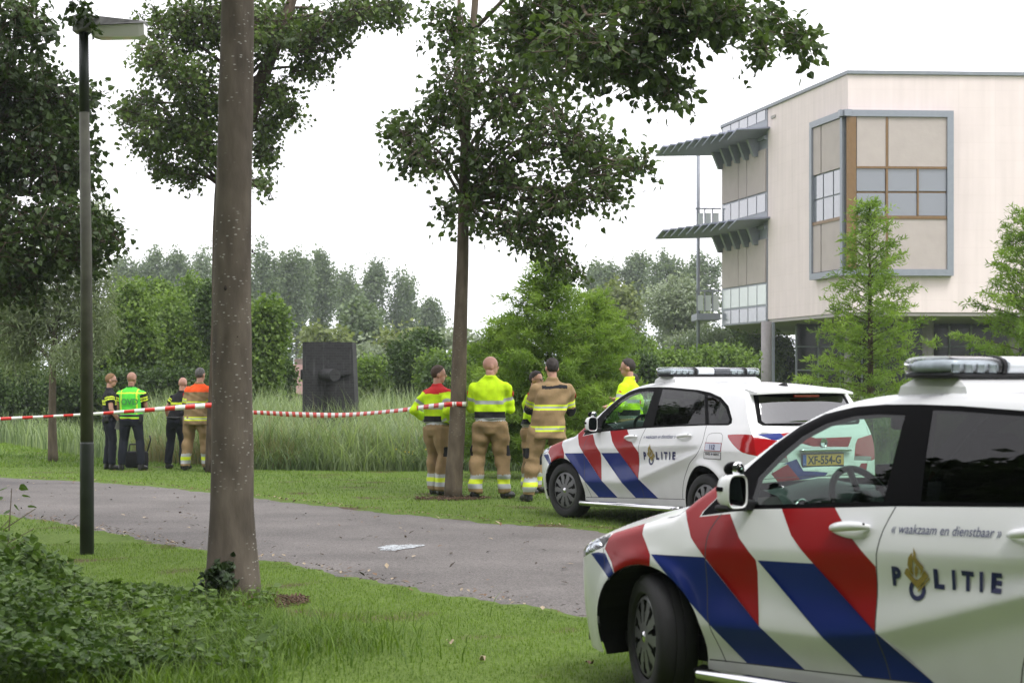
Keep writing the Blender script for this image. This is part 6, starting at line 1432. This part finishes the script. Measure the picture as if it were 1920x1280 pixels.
reedbed(1800, -5.8, 9.0, .3, 5.0, .8, 1.5, 'dry', (.05, .9), .016, 'dry_reeds', 'dead straw coloured stems standing among the green reeds')
# small yellow flowers in the reeds
fl = mat('yellow_flower', (.75, .55, .02), .7); mb = MB()
for i in range(26):
    x = rng.uniform(-2.2, -.6); y = float(ip(x, BX, BY)) + rng.uniform(.05, .5); mb.sphere((x, y, float(gz(x, y)) + rng.uniform(.12, .4)), .011, 6, 4)
tag(mb.build('yellow_flowers', fl, kind='stuff'), 'tiny yellow flowers along the edge of the reeds', 'flowers')

# ------------------------------------------------------------------ lawn blades
def lawn(n, x0, x1, y0, y1, h, w, name, label):
    X, Y = scatter(n, x0, x1, y0, y1); vis = np.abs(X) < Y * .295 + .3; X, Y = X[vis], Y[vis]; P = np.stack([X, Y], 1); ok = ~on_path(P)
    bare = np.zeros(len(X), bool)
    for cx, cy, r1, r2 in ((nb[0] + .17, nY - .30, .40, .40), (lb[0], lY - .1, .40, .42)): bare |= ((X - cx) / r1) ** 2 + ((Y - cy) / r2) ** 2 < rng.uniform(.4, 1.1, len(X))
    pn = np.sin(X * 2.3 + 1) * np.sin(Y * 1.9) + .6 * np.sin(X * 5.1 + Y * 3.3) + .5 * np.sin(X * 9.7 - Y * 7.1)
    bare |= (pn > 1.25) & (rng.uniform(0, 1, len(X)) < .6)
    ok &= ~bare & (Y < ip(X, BX, BY) + .4); X, Y, pn = X[ok], Y[ok], pn[ok]; n = len(X)
    t = np.clip(.5 + .2 * np.sin(X * .9 + Y * .7) + .12 * pn + rng.normal(0, .22, n), 0, 1)
    return blades(name, X, Y, h * rng.uniform(.45, 1.3, n) * (1 + .15 * pn), w * rng.uniform(.7, 1.3, n), rng.uniform(.1, 1.0, n), LF['grass'], t, segs=2, label=label, cat='grass')
lawn(170000, -5.2, 3.6, 9.0, 17.5, .026, .0045, 'grass', 'short green lawn on the near side of the path')
lawn(120000, -10.5, 8.0, 18.5, 36.0, .036, .008, 'grass', 'short green lawn between the path and the reeds')
lawn(26000, -14.0, -5.0, 34.0, 47.0, .06, .018, 'grass', 'lawn round the stem of the young willow')
# longer tufts near the ground cover
X, Y = rng.normal(-1.55, .45, 2600), rng.normal(11.0, .5, 2600); blades('grass_tuft', X, Y, rng.uniform(.08, .22, 2600), rng.uniform(.006, .011, 2600), rng.uniform(.3, 1.1, 2600), LF['grass'], np.clip(rng.normal(.35, .2, 2600), 0, 1), segs=3, label='longer grass tufts at the edge of the ivy patch', cat='grass')
X = (rng.uniform(-40, 520, 9000) - 960) * 11 / FPX; Y = rng.uniform(9.3, 13.4, 9000); blades('grass_tuft', X * Y / 11, Y, rng.uniform(.05, .19, 9000), rng.uniform(.004, .009, 9000), rng.uniform(.3, 1.2, 9000), LF['grass'], np.clip(rng.normal(.4, .25, 9000), 0, 1), segs=3, label='grass blades growing up through the leafy ground cover', cat='grass')

# ------------------------------------------------------------------ ground cover, bramble and ivy at the left
def cover_h(px): return ip(px, [-60, 60, 180, 300, 420, 520], [.58, .40, .11, .09, .08, .04])
n = 22000; Yc = rng.uniform(9.2, 13.6, n); pxc = rng.uniform(-120, 540, n); Xc = (pxc - 960) * Yc / FPX
keep = (Yc < ip(pxc, [0, 200, 400, 540], [14.5, 13.9, 12.9, 11.2])) & (Yc > ip(pxc, [0, 250, 400, 540], [9.0, 9.6, 10.2, 10.9]) ); keep &= rng.uniform(0, 1, n) < ip(pxc, [300, 560], [1, .25])
Xc, Yc, pxc = Xc[keep], Yc[keep], pxc[keep]; hc_ = cover_h(pxc) * rng.uniform(.05, 1.0, len(Xc)) ** .6 * (.75 + .35 * np.sin(Xc * 4) * np.sin(Yc * 3.1)); P = np.stack([Xc, Yc, gz(Xc, Yc) + .03 + hc_], 1)
V, F, k_ = leaves(P, rng.normal(size=(len(P), 3)) * [1, 1, .35], rng.uniform(.022, .062, len(P)), LEAF_R, .6, .8); T = np.clip(.38 + .25 * np.sin(Xc * 2.1) * np.sin(Yc * 1.7) + rng.normal(0, .22, len(P)), 0, 1)
tag(obj('ground_cover', V, F, LF['cover'], smooth=False, vcol=np.repeat(np.stack([T, T, T], 1), k_, axis=0)), 'leafy green ground cover spreading round the lamp post', 'ground cover', kind='stuff')
# nettles and other weeds standing up out of it
PP, DD = [], []; mb = MB()
for i in range(130):
    Yq = rng.uniform(9.6, 13.2); pq = rng.uniform(40, 500); x = (pq - 960) * Yq / FPX; h_ = rng.uniform(.06, .24) * ip(pq, [40, 500], [1.3, .6]); tl_ = rng.normal(size=2) * .05; mb.tube([(x, Yq, 0), (x + tl_[0], Yq + tl_[1], h_)], [.004, .002], 4)
    for k in range(int(5 + h_ * 40)):
        t = rng.uniform(.25, 1.02); a = rng.uniform(0, 6.28); PP.append((x + tl_[0] * t, Yq + tl_[1] * t, h_ * t)); DD.append((math.cos(a), math.sin(a), rng.uniform(-.3, .5)))
V, F, k_ = leaves(np.array(PP), np.array(DD), rng.uniform(.035, .085, len(PP)), LEAF_D, .4, .9); T = np.clip(rng.normal(.6, .3, len(PP)), 0, 1.3); c_ = np.repeat(np.stack([T, T, T], 1), k_, axis=0)
tag(obj('weeds', V, F, LF['cover'], smooth=False, vcol=c_), 'upright weeds and nettles growing out of the leafy ground cover', 'weeds', kind='stuff')
tag(mb.build('weed_stems', mat('weed_stem', (.09, .12, .03), .8), kind='stuff'), 'thin green stems of the weeds in the ground cover', 'weeds')
# bramble bush with leaves one can pick out
bb = np.array([(-50 - 960) * 12.6 / FPX, 12.6, 0.]); bush_r = empty('bramble_bush', tuple(map(float, bb)), 0, 'low dark green bramble bush in the grass beside the lamp post', 'shrub'); mb = MB(); tips = []
for i in range(26):
    a = rng.uniform(0, 2 * math.pi); r_ = rng.uniform(.1, .5); tip = np.array([math.cos(a) * r_, math.sin(a) * r_ * .8, rng.uniform(.25, .72)]); mb.tube([(0 + rng.normal() * .1, rng.normal() * .1, 0), tip * [.5, .5, .8], tip], [.007, .005, .003], 5); tips.append(tip)
mb.build('canes', mat('bramble_cane', (.07, .06, .03), .8), bush_r, True, kind='stuff')
foliage('foliage', [((0, 0, .26), (.55, .55, .26)), ((.25, -.2, .20), (.4, .4, .2)), ((-.3, 0, .38), (.5, .4, .28))], 3200, .062, LF['cover'], bush_r, LEAF_R, clump=.14, per=8, bias=.35, up=.9)
lmz = []
for s_ in range(3):
    V, F, k_ = leaves(np.zeros((1, 3)), np.array([[1., 0, .1]]), .07 + .012 * s_, LEAF_R, .1, 1.0); me = obj('leaf', V, F, LF['cover'], None, False, vcol=np.full((len(V), 3), .35 + .3 * s_)); lmz.append(me.data); bpy.data.objects.remove(me)
for i in range(150):
    q = in_ell(1, (-.02, -.1, .28), (.58, .5, .34), .25)[0]
    if q[2] < .06: q[2] = .06 + rng.uniform(0, .1)
    o = bpy.data.objects.new('leaf', lmz[i % 3]); col.objects.link(o); o.parent = bush_r; o.location = tuple(map(float, q)); o.rotation_euler = (rng.normal() * .5, rng.normal() * .5 + .2, rng.uniform(0, 6.28)); o['kind'] = 'part' if False else ''
    del o['kind']
# sprig standing up at the frame edge
sb = W(12, 985, 13.2); sb[2] = 0; spr = empty('sapling', tuple(map(float, sb)), 0, 'small leafy sapling standing up above the bramble', 'plant'); top_ = W(22, 915, 13.2) - sb
MB().tube([(0, 0, 0), (.01, 0, .35), tuple(top_)], [.006, .005, .003], 6).build('stem', BK['brown'], spr, True)
for px, py, a in ((12, 915, 2.8), (36, 912, .2), (42, 930, -.2), (5, 935, 3.0), (28, 950, -.9), (52, 950, .1), (18, 960, 2.6), (40, 965, -.6)):
    q = W(px, py, 13.2) - sb; o = bpy.data.objects.new('leaf', lmz[0]); col.objects.link(o); o.parent = spr; o.location = tuple(map(float, q)); o.rotation_euler = (rng.normal() * .3 - .5, rng.normal() * .2 + .2, a)
# ivy on the foot of the near trunk
iv = empty('ivy_plant', (float(W(398, 0, 13.1)[0]), 13.05, 0), 0, 'dark ivy climbing the foot of the thick grey trunk', 'plant')
foliage('foliage', [((0.02, 0, .12), (.15, .10, .12)), ((.08, 0, .22), (.08, .08, .10)), ((-.05, -.05, .05), (.16, .12, .05))], 420, .05, LF['ivy'], iv, LEAF_R, clump=.05, per=6, up=.3)
MB().tube([(0, 0, 0), (.05, .03, .15), (.07, .04, .32)], [.008, .006, .003], 6).build('stem', BK['brown'], iv, True)
# wood chips and dead leaves
MULCH = mat('mulch_brown', (.095, .058, .035), .95, noise=.5, nscale=40); LIT = [mat('dead_leaf_brown', (.16, .09, .045), .8), mat('dead_leaf_pale', (.34, .27, .18), .8), mat('twig_dark', (.05, .035, .025), .9)]
mb = MB()
for cx, cy, r1, r2, nn in ((nb[0] + .17, nY - .30, .42, .40, 1000), (lb[0], lY - .15, .5, .35, 420)):
    for i in range(nn):
        a = rng.uniform(0, 6.28); r_ = rng.uniform(0, 1) ** .5; x, y = cx + r1 * r_ * math.cos(a), cy + r2 * r_ * math.sin(a); mb.box((x, y, float(gz(x, y)) + rng.uniform(.004, .03)), (rng.uniform(.02, .07), rng.uniform(.006, .014), .006), 0, Matrix.Rotation(rng.uniform(0, 3.1), 3, 'Z') @ Matrix.Rotation(rng.normal() * .3, 3, 'Y'))
tag(mb.build('mulch', MULCH, kind='stuff'), 'brown bark chips scattered round the tree feet', 'mulch')
N_ = 2600; S_ = rng.uniform(0, 1, N_); E1 = edge_at(NEa, .18 + .62 * S_); E2 = edge_at(FEa, .12 + .66 * S_); odd = np.arange(N_) % 2; sp_ = np.abs(rng.normal(size=N_)) * .35
PL = np.where((odd == 1)[:, None], E1 + nrm[0] * (sp_ - .12)[:, None], E2 - nrm[0] * (sp_ - .12)[:, None]); mid_ = np.arange(N_) > 2100; PL[mid_] = (E1 + (E2 - E1) * rng.uniform(0, 1, N_)[:, None])[mid_]
ins = on_path(PL); zl_ = gz(PL[:, 0], PL[:, 1]) + np.where(ins, .042, .03); mb = MB()
for i in range(N_):
    x, y = PL[i]; z = zl_[i]; L2 = rng.uniform(.012, .045) if i > 1500 else rng.uniform(.01, .03); a = rng.uniform(0, 6.28); rot = Matrix.Rotation(a, 3, 'Z') @ Matrix.Rotation(rng.normal() * .25, 3, 'Y')
    mb.add([tuple(Vector((x, y, z)) + rot @ Vector(q)) for q in ((-L2, 0, 0), (0, -L2 * .45, .004), (L2, 0, 0), (0, L2 * .45, .004))], [(0, 1, 2), (0, 2, 3)], int(rng.integers(0, 3)))
tag(mb.build('leaf_litter', LIT, kind='stuff'), 'dead leaves and twigs strewn along the path', 'leaf litter')
for i, (px, py) in enumerate(((845, 1211), (905, 1242), (1105, 1250))):
    Yq = FPX * CH / (py - HY); c = W(px, py, Yq); v = []; 
    for q in range(9):
        for w_ in (-1, 1): v.append((.055 * (q - 4) / 4, w_ * .028 * math.sin(math.pi * (q + .3) / 8.6), .012 * math.sin(q * 1.3 + i) + .012 * abs(w_) * math.cos(q)))
    o = tag(obj('dead_leaf', v, [(2 * q, 2 * q + 1, 2 * q + 3, 2 * q + 2) for q in range(8)], LIT[1 if i != 2 else 0]), ('curled pale dead leaf lying on the near lawn', 'small pale leaf scrap beside the curled dead leaf', 'russet dead leaf lying by the police car bumper')[i], 'leaf'); o.location = (c[0], c[1], .03); o.rotation_euler = (.12, .1, .4 + i); o.scale = (.6, .6, .6)

# ------------------------------------------------------------------ barrier tape, railing, far houses
tpm, n_, b_ = new_mat('barrier_tape'); b_.inputs['Roughness'].default_value = .35
at_ = n_.nodes.new('ShaderNodeVertexColor'); at_.layer_name = 'tint'; sp_ = n_.nodes.new('ShaderNodeSeparateColor'); n_.links.new(at_.outputs[0], sp_.inputs[0]); ml = n_.nodes.new('ShaderNodeMath'); ml.operation = 'FRACT'; n_.links.new(sp_.outputs[0], ml.inputs[0]); gt = n_.nodes.new('ShaderNodeMath'); gt.operation = 'GREATER_THAN'; gt.inputs[1].default_value = .5; n_.links.new(ml.outputs[0], gt.inputs[0])
mx = n_.nodes.new('ShaderNodeMix'); mx.data_type = 'RGBA'; mx.inputs[6].default_value = (.78, .78, .76, 1); mx.inputs[7].default_value = (.62, .025, .02, 1); n_.links.new(gt.outputs[0], mx.inputs[0]); n_.links.new(mx.outputs[2], b_.inputs['Base Color'])
def tape(label, pts, wd, per=.40, twist=0.2):
    P = np.array(smooth_line([tuple(p) for p in pts], .06)); n = len(P); d = np.concatenate([[0], np.cumsum(np.linalg.norm(np.diff(P, axis=0), axis=1))]); v = []; c = []
    for i in range(n):
        t = P[min(i + 1, n - 1)] - P[max(i - 1, 0)]; t /= np.linalg.norm(t); side = np.cross(t, [0, 0, 1]); a = twist * math.sin(d[i] * .7); u = np.array([0, 0, 1.]) * math.cos(a) + side * math.sin(a); w_ = np.interp(i / (n - 1), np.linspace(0, 1, len(wd)), wd)
        v += [P[i] - u * w_ / 2, P[i] + u * w_ / 2]; c += [[d[i] / per] * 3] * 2
    o = obj('barrier_tape', v, [(2 * i, 2 * i + 2, 2 * i + 3, 2 * i + 1) for i in range(n - 1)], tpm, None, True, vcol=np.array(c)); so = o.modifiers.new('thick', 'SOLIDIFY'); so.thickness = .002; return tag(o, label, 'barrier tape', 'red and white barrier tape between the trees')
tape('red and white barrier tape tied to the lime tree, sagging before the reeds', [W(430, 772, 31.6), W(475, 773, 31.0), W(560, 777, 29.0), W(640, 778, 27.3), W(740, 770, 25.2), W(800, 762, 24.3), W(838, 758, 23.75), W(852, 757.5, 23.76)], [.07, .07, .085, .085, .07, .055, .06, .065], .32)
tape('red and white barrier tape crossing before the police officers', [W(-60, 788, 29.5), W(0, 785, 29.8), W(80, 781, 30.2), W(180, 775.5, 30.8), W(270, 769, 31.2), W(340, 763.5, 31.5), W(395, 759.5, 31.75), W(408, 759, 31.80)], [.055, .055, .045, .045, .06, .075, .09, .09], .36)
# tape turned round the lime trunk
tr0 = W(860, 757, lY); ring = [tr0 + .105 * np.array([math.cos(a), math.sin(a), 0]) for a in np.linspace(-2.6, 1.2, 20)]
tape('short turn of barrier tape wrapped round the lime trunk', ring, [.06, .06], .16, 0)
rl = empty('railing', tuple(map(float, (W(1140, 0, 45)[0], 45, gz(W(1140, 0, 45)[0], 45)))), R(8), 'white metal railing glimpsed behind the dark haired firefighter', 'railing'); WR = mat('white_rail', (.7, .7, .7), .5)
for z_ in (1.45, 1.22): MB().tube([(-.9, 0, z_), (1.6, 0, z_)], .03, 8).build('rail', WR, rl, True)
for x_ in (-.8, 0., .8, 1.5): MB().tube([(x_, 0, 0), (x_, 0, 1.47)], .025, 8).build('post', WR, rl, True)
RT = mat('roof_tile_red', (.17, .10, .085), .85, noise=.2); BW = mat('house_brick', (.14, .10, .085), .9, noise=.2)
for px, Y, w_, py, lb_ in ((532, 125, 5, 694, 'far red roofed house glimpsed left of the monument'), (700, 130, 8, 668, 'far red roofed house showing above the shrubs by the lime tree')):
    c = W(px, py, Y); hs = empty('house', (float(c[0]), Y, 0), R(4), lb_, 'house'); zt = c[2]
    MB().box((0, 0, (zt - 1.6) / 2), (w_, 6, max(.6, zt - 1.6))).build('wall', BW, hs); MB().prism([(-w_ / 2 - .3, -3.4, zt - 1.6), (-w_ / 2 - .3, 3.4, zt - 1.6), (-w_ / 2 - .3, 0, zt + .4)], (w_ + .6, 0, 0)).build('roof', RT, hs); MB().box((w_ * .2, .6, zt + .3), (.6, .5, 1.0)).build('chimney', BW, hs)
# ------------------------------------------------------------------ haze in the air
hz = bpy.data.materials.new('haze'); hz.use_nodes = True; n_ = hz.node_tree; n_.nodes.clear(); pv = n_.nodes.new('ShaderNodeVolumePrincipled'); pv.inputs['Color'].default_value = (.86, .92, .97, 1); pv.inputs['Density'].default_value = .00045; pv.inputs['Anisotropy'].default_value = .2; o_ = n_.nodes.new('ShaderNodeOutputMaterial'); n_.links.new(pv.outputs[0], o_.inputs['Volume'])
hb = MB(); hb.box((0, 1200, 14), (3200, 3700, 34)); hzo = tag(hb.build('haze', hz), kind='stuff')
